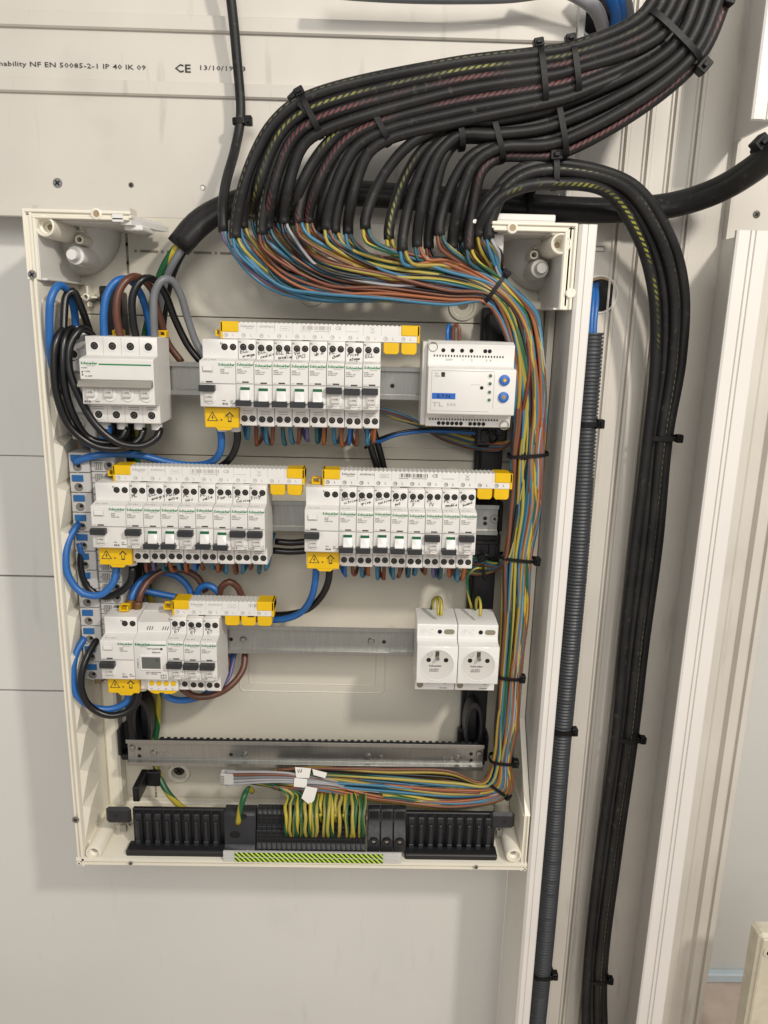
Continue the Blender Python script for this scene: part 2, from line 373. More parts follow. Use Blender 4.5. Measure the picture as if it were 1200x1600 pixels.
q = at(618, 117, 61.5); text('print', 'NF', 6.0, 'dark_print', (q.x, 61.3-64, q.z-1-250), ht, .08, 1.2)

# vertical trunking to the right
vt = thing('vertical_trunking', (360, 64, -250), 'wide cream vertical trunking with ribbed base running down right of the enclosure', 'trunking')
TV = (360, 64, -250)
b_ = P0(MB(), TV).mat('trunk')
prof = [(286, 70), (286, 62)]
for gx in (338, 363, 388.5, 414):
    prof += [(gx-4, 62), (gx-2.6, 60.0), (gx-1.0, 60.0), (gx, 65.5), (gx+1.6, 65.5), (gx+2.4, 60.6), (gx+5.5, 60.6), (gx+7, 62)]
prof += [(458, 62), (458, 70)]
b_.prism(prof, 'z', -1060, 480); b_.build('base', vt)
# left side wall strip
w_ = P0(MB(), TV).mat('trunkw')
w_.prism([(270.5, 62), (270.5, -44), (273.5, -47), (277, -46.2), (277.6, -45.2), (279, -45.2), (279.6, -46.6), (286.5, -47), (288, -45.6), (288, -40), (279, -38), (279, 62)], 'z', -1060, 161)
w_.build('side_wall', vt)
def rightwall(z0, z1, name='side_wall'):
    w = P0(MB(), TV).mat('trunkw')
    w.prism([(458, 68), (456.5, 62), (456.5, -24), (432, -26), (431, -28), (431, -32), (433, -33.5), (442.5, -33.5), (443.2, -31.5), (445, -31.5), (445.6, -33.5), (447.5, -33.5), (448.1, -31.5), (449.9, -31.5), (450.5, -33.5), (463.5, -33.5), (465, -32), (465, -26), (460, -24), (460, 68)], 'z', z0, z1)
    return w.build(name, vt)
rightwall(-1060, 161); rightwall(262, 480)
MB_ = P0(MB(), TV).mat('trunk'); MB_.box(456.6, 460, 50, 68, 161, 262); MB_.build('side_wall_stub', vt)
# base strip beyond the wall, with a row of screw holes
v2 = P0(MB(), TV).mat('trunk')
v2.prism([(460, 70), (460, 62), (520, 62), (522, 60.5), (536, 60.5), (538, 52), (549, 52), (550.5, 60), (555, 60), (556, 55), (563, 55), (564.5, 57), (564.5, 70)], 'z', -1060, 480); v2.build('outer_base', vt)
for k in range(-1, 11):
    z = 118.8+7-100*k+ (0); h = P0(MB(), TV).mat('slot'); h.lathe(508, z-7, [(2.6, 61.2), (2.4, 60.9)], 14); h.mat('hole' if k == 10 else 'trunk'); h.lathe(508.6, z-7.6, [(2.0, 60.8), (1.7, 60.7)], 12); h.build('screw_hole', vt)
# cut-outs in the base: round and oval
q = at(936, 460, 62); hb = P0(MB(), TV); hb.mat('trunkw').lathe(q.x, q.z, [(21, 61.4), (21, 60.2), (19.4, 60.0), (19.2, 61.5)], 32, cap=False); hb.mat('shade_tan').lathe(q.x, q.z, [(19.3, 61.5), (19.3, 61.3)], 32); hb.mat('hole').lathe(q.x+1, q.z-1, [(17.6, 61.1), (17.2, 60.9)], 32); hb.build('cable_hole', vt)
q = at(933, 28, 62); hb = P0(MB(), TV); hb.mat('trunkw').lathe(q.x, q.z, [(20, 61.4), (20, 60.2), (18, 60.0), (18, 61.5)], 28, cap=False); hb.mat('hole').lathe(q.x, q.z, [(18, 61.4), (17.8, 61.2)], 28); hb.build('cable_hole', vt)
q = at(936, 389, 62); hb = P0(MB(), TV); hb.mat('slot').box(q.x-6, q.x+6, 61, 61.9, q.z-3, q.z+3, .4); hb.mat('trunkw').box(q.x-5, q.x+5, 60.8, 61.2, q.z-2.2, q.z+1.6, .1); hb.build('slot', vt)

def wall_screw(px, py, y, r, label, mat='screw'):
    q = at(px, py, y); m = MB(); m.mat(mat).lathe(0, 0, [(r, -.2), (r*.92, -.8), (r*.4, -.9)], 16); o = m.build('screw')
    m = MB().mat('hole'); L, w_ = r*.62, r*.15; cr = [(w_, L), (w_, w_), (L, w_), (L, -w_), (w_, -w_), (w_, -L), (-w_, -L), (-w_, -w_), (-L, -w_), (-L, w_), (-w_, w_), (-w_, L)]
    m.prism([(a*.8-b*.6, a*.6+b*.8) for a, b in cr], 'y', -1.0, -.6); m.build('cross_slot', o); o.location = Vector((q.x, y, q.z))*S; tag(o, label, 'screw'); return o
wall_screw(90, 286, 62, 5.2, 'large silver screw in the trunking, leftmost above the enclosure corner')
wall_screw(205, 289, 62, 2.8, 'small dark screw in the trunking to the right of the large silver one', 'dscrew')
wall_screw(1182, 335, 62, 4.2, 'dark cross head screw at the right edge beside the thick black cable', 'dscrew')
wall_screw(872, 308, 62, 3.2, 'small dark screw in the trunking just behind the looping cables', 'dscrew')
q = at(317, 293, 62); h_ = P0(MB(), T0).mat('slot'); h_.lathe(q.x, q.z, [(3, 61.6), (2.7, 61.4)], 16); h_.mat('trunkw').lathe(q.x-.4, q.z-.6, [(2.2, 61.3), (2, 61.2)], 14); h_.build('screw_hole', ht)

# loose cream cover at the lower right
q = at(1178, 1500, -60)
cv = thing('box_cover', (q.x+3, -60, -700), 'cream plastic box cover with scuffs at the lower right corner of the picture', 'cover')
m = MB().mat('boxc'); m.box(0, 150, 0, 26, -330, 52, 4); m.box(3, 147, -2.5, 1, -326, 48, 2); m.build('shell', cv)
m = MB(); m.mat('boxc').lathe(12, 30, [(7, -1), (7, -4), (5, -4.4)], 18); m.mat('hole').lathe(12, 30, [(3.6, -4.3), (3.4, -4.7)], 16); m.build('screw_boss', cv)

# ------------------------------------------------------------------ enclosure
en = thing('electrical_enclosure', (0, 64, -200), 'open cream plastic distribution box without its cover, corner bosses showing', 'enclosure')
E0 = (0, 64, -200)
def ep(*a): return P0(MB(), E0)
# back plates with fine seams
for a, b in ((64, -93.6), (-94.6, -566)):
    ep().mat('cream2').box(-263, 263, 62, 70, b, a, .5).build('back_plate', en)
ep().mat('cream2').box(-263, 263, 62.3, 70, 65, 169, .5).build('back_plate', en)
# raised rounded frames pressed in the plate
def rframe(x0, x1, z0, z1, w=2.2, r=7):
    m = ep().mat('cream2'); n = 6
    def loop(ins):
        rr = max(r-ins, 1); out = []
        for cx, cz, a0 in ((x1-r, z1-r, 0), (x0+r, z1-r, 90), (x0+r, z0+r, 180), (x1-r, z0+r, 270)):
            for i in range(n+1):
                a = math.radians(a0+90*i/n); out.append((cx+rr*math.cos(a), cz+rr*math.sin(a)))
        return out
    A, B, C_, D = loop(0), loop(.7), loop(w-.7), loop(w); k = len(A)
    vs = [(x, 62, z) for x, z in A]+[(x, 61.1, z) for x, z in B]+[(x, 61.1, z) for x, z in C_]+[(x, 62, z) for x, z in D]
    fs = [(j*k+i, j*k+(i+1) % k, (j+1)*k+(i+1) % k, (j+1)*k+i) for j in range(3) for i in range(k)]
    m.add(vs, fs); m.build('plate_frame', en, smooth=60)
rframe(-90, 96, -398, -345+30, 2.0); rframe(-78, 84, -387, -330, 1.6, 5)
rframe(-60, 60, -80, 52, 1.8); rframe(70, 190, -80, 40, 1.8, 5); rframe(-40, 180, -560, -500, 1.5, 4)
# knock-out lines: proud brown-grey boxes, the dark of the slots put into their colour
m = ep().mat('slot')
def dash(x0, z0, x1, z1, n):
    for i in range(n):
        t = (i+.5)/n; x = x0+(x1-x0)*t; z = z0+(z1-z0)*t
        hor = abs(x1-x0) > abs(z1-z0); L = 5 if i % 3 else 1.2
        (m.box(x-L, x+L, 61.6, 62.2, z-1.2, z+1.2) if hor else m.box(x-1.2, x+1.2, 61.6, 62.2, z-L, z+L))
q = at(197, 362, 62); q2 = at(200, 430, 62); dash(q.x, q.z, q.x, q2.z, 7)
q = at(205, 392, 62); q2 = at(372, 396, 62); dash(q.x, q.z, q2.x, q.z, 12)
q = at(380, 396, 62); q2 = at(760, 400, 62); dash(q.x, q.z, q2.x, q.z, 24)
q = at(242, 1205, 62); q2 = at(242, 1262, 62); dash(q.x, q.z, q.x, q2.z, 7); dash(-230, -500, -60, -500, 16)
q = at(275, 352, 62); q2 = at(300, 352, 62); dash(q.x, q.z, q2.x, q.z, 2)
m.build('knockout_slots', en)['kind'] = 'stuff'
# walls
lw = ep().mat('cream')
lw.prism([(-269, 66), (-269, -40), (-267, -44.5), (-265.2, -44.5), (-264.8, -42), (-262.6, -42), (-262.2, -45.5), (-259.8, -45.5), (-259, -43), (-258.4, 66)], 'z', -574, 161); lw.build('left_wall', en)
fc = ep().mat('cream')   # faceted stiffening ribs on the inside of the left wall
for i in range(13):
    z = 78-i*48
    fc.add([(-259, -38, z), (-259, -38, z-46), (-259, 20, z), (-259, 20, z-46), (-252.5, -30, z-6), (-255, 12, z-40)], [(0, 1, 4), (0, 4, 2), (4, 1, 5), (2, 4, 5), (2, 5, 3), (1, 3, 5)])
fc.build('wall_ribs', en, smooth=0)
ep().mat('shade_tan').box(-258.3, -250, 24, 46, -372, 60, 1).build('shaded_channel', en)  # brown shadow zone beside the terminals, put into the tan colour of this box
rw = ep().mat('cream'); rp_ = [(269.5, 66), (269.5, -40), (268, -44.5), (266.5, -44.5), (266, -41), (264, -41), (263.6, -44), (262, -44), (261, -41), (263, 66)]
rw.prism(rp_, 'z', -574, -500); rw.prism(rp_, 'z', 84, 161); rw.prism([(66, -500), (-42, -500), (-36, -492), (26, -410), (66, -410)], 'x', 263, 269.4); rw.box(263, 269.4, 26, 66, -410, 84); rw.build('right_wall', en)
bw = ep().mat('cream'); bw.prism([(66, -574), (-40, -574), (-44.5, -572.5), (-44.5, -570.5), (-42, -570), (-42, -567.5), (-45.5, -567), (-45.5, -564), (-42.5, -563.2), (66, -562)], 'x', -269, 269.5); bw.build('bottom_wall', en)
# plinth steps at the left and bottom inside
ep().mat('cream').box(-258, -240, 40, 62, -560, -372, 3).build('inner_step', en)
ep().mat('cream').box(244, 262, 44, 62, -560, 90, 2).build('inner_step', en)
ep().mat('cream').box(-240, 244, 50, 62, -563, -552, 2).build('inner_step', en)
# bottom corner screw posts
for px, py in ((146, 1333), (803, 1337)):
    q = at(px, py, -44); m = ep(); m.mat('cream').lathe(q.x, q.z, [(10, 62), (9.6, -43), (8.8, -44.6), (7.0, -44.8), (6.2, -40), (3.6, -38), (3.2, -26)], 28, cap=False)
    m.mat('shade_tan').lathe(q.x, q.z, [(3.6, -27), (3, -26.5)], 16); m.build('screw_post', en)
for s_ in (-1, 1):   # webs joining the posts to the corners
    x0, x1 = (-262, -246) if s_ < 0 else (248, 266)
    ep().mat('cream').box(min(x0, x1), max(x0, x1), -30, 60, -566, -552, 3).build('post_web', en)
def hole_ring(m, x, z, y, r):
    m.mat('cream').lathe(x, z, [(r, y+6), (r, y), (r*.8, y-.5), (r*.6, y), (r*.5, y+3), (.01, y+3)], 22, cap=False)
# top corner brackets
def bracket(sgn):
    L = sgn < 0
    zb = 96 if L else 80
    bq = at(70, 353, -42) if L else at(876, 381, -42); pq = at(113, 398, -8) if L else at(846, 419, -8); rq = at(123, 374, 0) if L else at(835, 398, 0)
    def bx(m, a, b, *r):   # a, b = distance inwards from the outer edge
        x0, x1 = (-268.5+a, -268.5+b) if L else (269-b, 269-a)
        return m.box(x0, x1, *r)
    W_ = 104 if L else 84
    m = ep().mat('cream'); bx(m, 0, W_, -46.5, -40, 158.6, 161.8, .8); bx(m, 1.5, W_, -44, -30, 155.6, 159, .6); bx(m, 9, W_-2, -46, -30, 153.4, 155.8, .6); bx(m, 0, W_-6, -34, 62, 156.5, 161, .8)
    bx(m, 0, 3, -46.5, -40, zb, 160, .8); bx(m, 1.5, 9, -44, -30, zb, 158, .6); bx(m, 9, 12, -46, 20, zb, 154, .8); m.build('corner_frame', en)
    m = ep().mat('dish'); bx(m, 11, 12.6, -44, 62, zb, 154, .4); bx(m, 11, W_-8, -30, 62, 152.4, 153.4, .3); bx(m, 11, 17, -40, 62, zb, zb+2, .5); m.build('corner_liner', en)
    m = ep().mat('cream'); m.lathe(bq.x, bq.z, [(11.5, 62), (10.6, -40), (9.8, -44), (8.6, -44.6), (7.6, -43.4), (6.8, -36), (5.2, -35), (4.6, -30), (3, -29), (2.8, 0)], 36, cap=False)
    m.mat('shade_tan').lathe(bq.x, bq.z, [(3.6, -27), (3.4, -26)], 20); m.build('screw_boss', en)
    m = ep().mat('cream'); x0, x1 = (-262, bq.x-8) if L else (bq.x+8, 262)
    m.box(x0, x1, -42.5, 50, bq.z-9.8, bq.z+9.8, 1.5); m.box(bq.x-9.8, bq.x+9.8, -42.8, 50, bq.z+8, 156, 1); m.build('boss_web', en)
    # bulging quarter dish in the corner of the back plate
    cc = at(118, 352, 50) if L else at(820, 360, 50); e1 = at(180, 368, 58) if L else at(791, 372, 58); e2 = at(114, 428, 58) if L else at(836, 452, 58)
    cx_ = -257 if L else 257; cz_ = 153; n = 22; vs = []; fs = []; rad = ((1.04, 61.5), (1.02, 50), (.95, 40), (.7, 26), (.4, 16), (.02, 10))
    rx, rz = abs(e1.x-cx_)+3, cz_-e2.z
    for rr, y in rad:
        for k in range(n+1):
            a = math.radians(-90*k/n) if L else math.radians(180+90*k/n); vs.append((cx_+rx*rr*math.cos(a), y, cz_+rz*rr*math.sin(a)))
    for jj in range(len(rad)-1):
        for k in range(n): fs.append((jj*(n+1)+k, jj*(n+1)+k+1, (jj+1)*(n+1)+k+1, (jj+1)*(n+1)+k))
    ep().mat('dish').add(vs, fs).build('corner_dish', en)
    m = ep().mat('cap_white' if L else 'dish'); m.lathe(pq.x, pq.z, [(11.5, 50), (10, 6), (9, 0), (6.2, -.6), (5.8, -9), (5, -11), (.01, -11.3)], 30, cap=False); m.build('peg', en)
    m = ep().mat('cream'); m.lathe(rq.x, rq.z, [(6, 46), (4.6, 4), (4.2, 1), (2.8, 1), (2.4, 8), (2.2, 20)], 22, cap=False); m.mat('shade_tan').lathe(rq.x, rq.z, [(2.6, 14), (2.5, 15)], 16); m.build('pilot_boss', en)
    q = at(126, 352, 20) if L else at(838, 378, 20); m = ep().mat('cream'); m.box(q.x-7, q.x+4, 12, 50, q.z+3, q.z+6, .6); m.box(q.x+1, q.x+4, 12, 50, q.z-6, q.z+4, .6); m.box(q.x-4, q.x+6, 12, 50, q.z-8, q.z-5.5, .6); m.build('clip_slot', en)
    q = at(150, 334, -47) if L else at(801, 356, -47); m = ep(); m.mat('cream').lathe(q.x, q.z, [(5.4, -40), (5.2, -46.8), (3.6, -47.4), (2.6, -46)], 20, cap=False); m.mat('shade_tan').lathe(q.x, q.z, [(3.2, -46.6), (3, -46.4)], 16); m.build('pilot_hole', en)
    if not L:
        q = at(892, 458, -47); m = ep(); m.mat('cream').lathe(q.x, q.z, [(5, -40), (4.8, -46.6), (3.8, -47.2), (.01, -46.9)], 18, cap=False); m.build('pilot_hole', en)
        m = ep().mat('winc')
        for k in range(5): m.box(187-k*3.4, 200-k*3.4, -30+k*19, -24+k*19, 122+k*4, 152, 1)
        m.box(176, 192, -20, 62, 150, 154, .8); m.build('clip_steps', en)
        m = ep().mat('trunkw'); m.box(166, 248, -38, -30, 160, 164, .6); m.box(168, 250, -30, 20, 164.5, 171, .8); m.build('top_lip', en)
    else:
        m = ep().mat('cap_white'); vs = []
        for k, (a, b, c, d) in enumerate(((-172, -46, 152, 160), (-166, -40, 150, 156))):
            m.add([(a, b, c), (a, b, d), (a+16, 40, c+2), (a+16, 40, d+1), (a-10, b, c), (a-10, b, d), (a+4, 40, c+2), (a+4, 40, d+1)], [(0, 1, 3, 2), (4, 6, 7, 5), (1, 5, 7, 3), (0, 2, 6, 4), (0, 4, 5, 1), (2, 3, 7, 6)])
        m.box(-176, -158, -30, 10, 146, 151, 1); m.build('clip_steps', en)
bracket(-1); bracket(1)
for px, py, y in ((50, 429, -46), (118, 1281, -46), (204, 1349, -47), (744, 1355, -47)):
    q = at(px, py, y); m = ep(); screw_mb(m, q.x, q.z, y-.5, 4.4 if px < 120 else 2.6, 'screw'); m.build('cover_screw', en)
# small cross-shaped post and washers on the back plate
q = at(134, 464, 40); m = ep().mat('cream'); m.lathe(q.x, q.z, [(4.5, 62), (4, 40), (2.4, 39), (2, 44)], 18, cap=False); m.box(q.x-10, q.x+10, 46, 62, q.z-1, q.z+1); m.box(q.x-1, q.x+1, 46, 62, q.z-10, q.z+12); m.build('cross_post', en)
q = at(280, 1207, 58); m = ep(); m.mat('cream').lathe(q.x, q.z, [(15, 62), (13.5, 56), (10, 54.5), (9, 58)], 30, cap=False); screw_mb(m.mat('dscrew'), q.x, q.z+3, 57, 7, 'dscrew'); m.build('fixing_point', en)
for px, py in ((487, 455), (724, 478)):
    q = at(px, py, 60); m = ep(); m.mat('cream2').lathe(q.x, q.z, [(17, 62), (16, 60), (12.5, 59.8), (11.5, 61.6), (9, 61.4)], 34, cap=False); m.mat('slot').lathe(q.x, q.z+2, [(6, 61.9), (5.8, 61.5)], 22); m.build('fixing_point', en)


# ------------------------------------------------------------------ DIN rails
ROWZ = (0, -150, -300, -450)
def rail(row, label, marks, holes, bumps=()):
    t = thing('mounting_rail', (0, 0, ROWZ[row]), label, 'rail', 'steel rails of the enclosure')
    m = MB().mat('zinc'); m.prism([(0, 17.5), (0, 12.6), (6.2, 11.8), (6.2, -11.8), (0, -12.6), (0, -17.5), (1, -17.5), (1, -13.6), (7.2, -12.8), (7.2, 12.8), (1, 13.6), (1, 17.5)], 'x', -217, 217); m.build('profile', t, bevel=.2)
    for px, py in marks:
        q = at(px, py, 5); m = MB(); m.mat('screw').lathe(q.x, q.z-ROWZ[row], [(4.2, 6.3), (4, 4.8), (3, 3.6), (1.5, 3.4), (1.2, 4)], 16); m.build('rivet', t)
    for px, py in holes:
        q = at(px, py, 6); m = MB(); m.mat('hole').lathe(q.x, q.z-ROWZ[row], [(2.3, 6.25), (2.2, 6.05)], 14); m.mat('screw').lathe(q.x, q.z-ROWZ[row], [(2.9, 6.2), (2.7, 5.9), (2.3, 5.9), (2.3, 6.2)], 14, cap=False); m.build('hole', t)
    for px, py in bumps:
        q = at(px, py, 6); m = MB(); m.mat('zinc').lathe(q.x, q.z-ROWZ[row], [(3, 6.2), (2.6, 5.3), (1.2, 5)], 14); m.build('dimple', t)
    return t
rail(0, 'steel rail in the top row, seen between breakers and the blue dial module', [], [(613, 603)])
r2 = rail(1, 'steel rail in the second row, seen between its two breaker groups and at their right', [], [(758, 810), (758, 818)])
q = at(773, 811, 6); m = MB().mat('dark_print'); m.lathe(q.x, q.z+150, [(5, 6.15), (5, 6.0), (4.5, 6.0), (4.5, 6.15)], 20, cap=False); m.lathe(q.x, q.z+150, [(2, 6.1), (2, 6)], 6); m.build('stamped_mark', r2)
rail(2, 'long empty steel rail between the third row breakers and the two sockets', [(380, 1000), (580, 1002)], [(361, 999), (600, 1003)])
r4 = rail(3, 'empty steel rail across the full width below the sockets', [(240, 1177), (382, 1180), (575, 1183), (715, 1186), (206, 1169), (749, 1178)], [(218, 1170), (218, 1181), (736, 1178), (736, 1188), (361, 1179)], [(251, 1178), (261, 1178), (595, 1183), (694, 1185), (705, 1186)])
m = MB().mat('black2'); m.box(-180, 212, 9, 12, 8, 13.6)
for i in range(49): m.box(-178+8*i, -174+8*i, 9, 12, 13.6, 15.4)
o = m.build('serrated_strip', r4); o['kind'] = 'stuff'

# black plastic uprights carrying the rails
def upright(x0, x1, ztop, label):
    t = thing('rail_upright', ((x0+x1)/2, 30, -200), label, 'upright', 'black rail uprights')
    c = (x1-x0)/2; s = 1 if x0 > 0 else -1
    m = MB().mat('black'); m.box(-c+5, c-8, 16, 30, -268, ztop+200, 1.5); m.box(-c+10, c-3, 4, 26, -262, ztop+194, 1.5); m.build('spine', t)
    for z in (130, -12, -165): 
        m = MB().mat('black'); m.box(-c, c-2, -14, 22, z, z+42, 3); m.box(-c+6, -c+14, -17, -12, z+6, z+20, 1); m.box(c-16, c-8, -16.5, -12, z+14, z+34, 1)
        m.box(-c+3, c-5, -18, -13, z+30, z+34, 1); m.lathe(0, z+12, [(7, -12), (7, -18), (5, -18.5), (4, -15)], 16); m.build('clip', t)
        m = MB().mat('cap_white'); m.box(-2, -.8, -18.9, -18.4, z+8, z+15); m.build('latch_mark', t)
    for z in (200, 50, -100, -250):
        m = MB().mat('black'); m.box(-c+1, c, 8, 22, z-16, z+16, 3); m.box(-c+3*(s < 0), c-3*(s > 0), -6, 16, z-26, z-18.5, 2); m.box(*((c-5, c) if s > 0 else (-c, -c+5)), -6, 16, z-20, z+16, 1.5); m.build('rail_bracket', t)
        m = MB(); screw_mb(m, -s*4, z-22, -7, 3.0); m.build('screw', t)
    return t
upright(188, 226, 82, 'tall black plastic upright behind the right ends of the rails')
upright(-236, -200, 95, 'tall black plastic upright behind the left breakers and the left ends of the rails')
# rounded loop on each upright's lower part
for px, py, l in ((738, 1130, 'black rounded cable guide beside the right upright, above the lowest rail'), (226, 1125, 'black rounded cable guide beside the left upright, above the lowest rail')):
    q = at(px, py, 25); t = thing('cable_guide', (q.x, 25, q.z), l, 'cable guide', 'cable guides')
    m = MB().mat('black'); pr = [(11*math.cos(a), 34*math.sin(a)) for a in [i*math.pi/12 for i in range(24)]]
    vs = [(x, -12, z) for x, z in pr]+[(x, 14, z) for x, z in pr]+[(x*.7, -12, z*.8) for x, z in pr]+[(x*.7, 14, z*.8) for x, z in pr]; n = 24
    m.add(vs, [f for i in range(n) for f in ((i, (i+1) % n, n+(i+1) % n, n+i), (2*n+i, 3*n+i, 3*n+(i+1) % n, 2*n+(i+1) % n), (i, 2*n+i, 2*n+(i+1) % n, (i+1) % n), (n+i, n+(i+1) % n, 3*n+(i+1) % n, 3*n+i))]); m.box(-7, 7, 4, 14, -26, 26, 2); m.build('loop', t)

# ------------------------------------------------------------------ modular devices
def body_prof(): return [(2, 43.5), (-43, 43.5), (-44, 42.5), (-44, 25), (-60.2, 22.8), (-61, 22), (-61, -22), (-60.2, -22.8), (-44, -24), (-44, -42.5), (-43, -43.5), (2, -43.5)]
_mesh = {}
def shared(key, fn, name, parent):
    if key not in _mesh:
        o = fn(); _mesh[key] = o.data; o.name = name; o.parent = parent; return o
    return put(name, _mesh[key], parent)
def term_screw(x, z, parent, y=-44, r=3.0, ring=False):
    def fn():
        m = MB()
        if ring: m.mat('cap_white').lathe(0, 0, [(r+1.9, .2), (r+1.7, -.5), (r+.5, -.5), (r, .5)], 22, cap=False)
        m.mat('hole').lathe(0, 0, [(r+.35, -.05), (r+.2, -.25)], 18)
        m.mat('dscrew').lathe(0, 0, [(r-.7, -.2), (r-.9, -.6), (.8, -.7)], 16)
        m.mat('hole')
        for a in (.7, .7+math.pi/2):
            c_, s_ = math.cos(a), math.sin(a); L, w = r*.62, .38
            m.add([(L*c_-w*s_, -.9, L*s_+w*c_), (-L*c_-w*s_, -.9, -L*s_+w*c_), (-L*c_+w*s_, -.9, -L*s_-w*c_), (L*c_+w*s_, -.9, L*s_-w*c_)], [(0, 1, 2, 3)])
        return m.build('terminal_screw')
    o = shared(('ts', r, ring), fn, 'terminal_screw', parent); o.location = Vector((x, y, z))*S; return o
def brand(parent, x, z, y=-61.45, size=2.7, mat='green', sub='lgrey_print'):
    text('brand_print', 'Schneider', size, mat, (x, y, z), parent, .15, 1.08)
    text('brand_print', 'Electric', size*.42, sub, (x+size*2.2, y, z-size*.62), parent, .05, 1.6)
def prints(parent, x, z, lines, size=1.25, y=-61.45, mat='grey_print'):
    for i, l in enumerate(lines): text('type_print', l, size, mat, (x, y, z-i*size*1.45), parent, .06, 1.15)
def toggle(parent, x, on, narrow=True):
    """rocker of one pole starting at x"""
    def housing():
        m = MB().mat('cap_white'); n = 14; pts = [(3.2, -3.0)]
        pts += [(3.2, -14)] + [(9.2+5.9*math.cos(a), -14+5.5*math.sin(a)) for a in [math.pi+math.pi*i/n for i in range(1, n)]] + [(15.2, -14), (15.6, -8), (14.2, -3.2), (9.2, -1.6)]
        m.prism([(a, b) for a, b in pts], 'y', -60.5, -62.3); return m.build('toggle_housing', bevel=.4)
    o = shared('housing', housing, 'toggle_housing', parent); o.location.x = x*S
    if on:
        def bar(): return MB().mat('toggle').box(-.6, 15.2, -68, -60.5, -6.9, -.7, .4).build('toggle')
        def lab():
            m = MB().mat('winc').box(4.2, 13, -63.4, -61.5, -16.8, -6.6, .5); m.mat('lgrey_print').box(4.6, 12.6, -63.5, -63.3, -17.2, -16.6); return m.build('rocker')
        o = shared('bar_on', bar, 'toggle', parent); o.location.x = x*S
        o = shared('lab_on', lab, 'rocker', parent); o.location.x = x*S
        text('print', 'I-ON', 2.0, 'dark_print', (x+5.3, -63.55, -13.6), parent, .04, 1.0)
    else:
        def bar():
            m = MB().mat('toggle'); m.box(-.2, 14.8, -69, -60.5, -20.8, -15.2, .4); m.mat('cap_white').box(14.4, 17, -64, -60.5, -17.2, -14.4, .4); return m.build('toggle')
        def rock(): return MB().mat('cap_white').prism([(-61.5, -5.2), (-63.6, -5.4), (-66.2, -15.4), (-61.5, -15.4)], 'x', 4.2, 13.4).build('rocker', bevel=.3)
        def flag(): return MB().mat('dgreen').box(4.2, 13.4, -63.4, -61.5, -5.3, -2.6, .2).build('indicator_flag')
        for k, f, nm in (('bar_off', bar, 'toggle'), ('rock', rock, 'rocker'), ('flag', flag, 'indicator_flag')):
            o = shared(k, f, nm, parent); o.location.x = x*S
def breaker(x, row, note, on, rating, label):
    t = thing('circuit_breaker', (x, 0, ROWZ[row]), label, 'breaker', ('breakers of the top row', 'breakers of the second row', '', '')[row] or 'breakers of the third row')
    shared('b_body', lambda: MB().mat('white').prism(body_prof(), 'x', .22, 17.78).build('body', bevel=.35), 'body', t)
    def plate():
        m = MB().mat('white'); m.box(.5, 17.5, -61.4, -60.8, 1, 21.8, .25); m.mat('dark_print').box(6.4, 13, -61.55, -61.3, 1.6, 3.0); m.mat('lgrey_print').box(1.2, 5, -61.5, -61.3, 2.1, 2.6)
        m.mat('grey_print').box(.5, 17.5, -61.2, -60.9, .3, .7); return m.build('label_plate')
    shared('b_plate', plate, 'label_plate', t)
    def lines():
        m = MB().mat('lgrey_print'); m.box(4, 14, -44.2, -43.9, -28.6, -27.8); m.box(4, 14, -44.2, -43.9, -30.8, -30.2); m.mat('dark_print').box(.8, 2.4, -44.2, -43.9, -43.2, -41.6); return m.build('terminal_marks')
    shared('b_marks', lines, 'terminal_marks', t)
    for sx in (5.2, 13.4): term_screw(sx, 36, t); term_screw(sx, -36, t)
    text('print', 'N', 2, 'dark_print', (.7, -44.2, 40), t, .03)
    brand(t, 1.5, 18.2, size=2.75); prints(t, 1.6, 14.2, ['Acti9', 'DT40T ' + rating, 'A9P24610'])
    prints(t, 2, 23.7, ['400V  6000 A'], 1.1, -56, 'lgrey_print')
    toggle(t, 0.6, on)
    if on:
        text('print', rating, 2.4, 'dark_print', (1, -61.2, -21.4), t, .04); m_ = shared('b_sym', lambda: MB().mat('grey_print').box(13.5, 16.8, -61.2, -60.9, -21.4, -21).box(13.5, 16.8, -61.2, -60.9, -19.6, -19.2).box(15.4, 16.8, -61.2, -60.9, -17.6, -17.2).build('symbol'), 'symbol', t)
    handwriting(note, 2.2, 29.6 if len(note) > 1 else 28, 14.8, 3.8, t, -44.35, .12+random.uniform(-.05, .3))
    return t
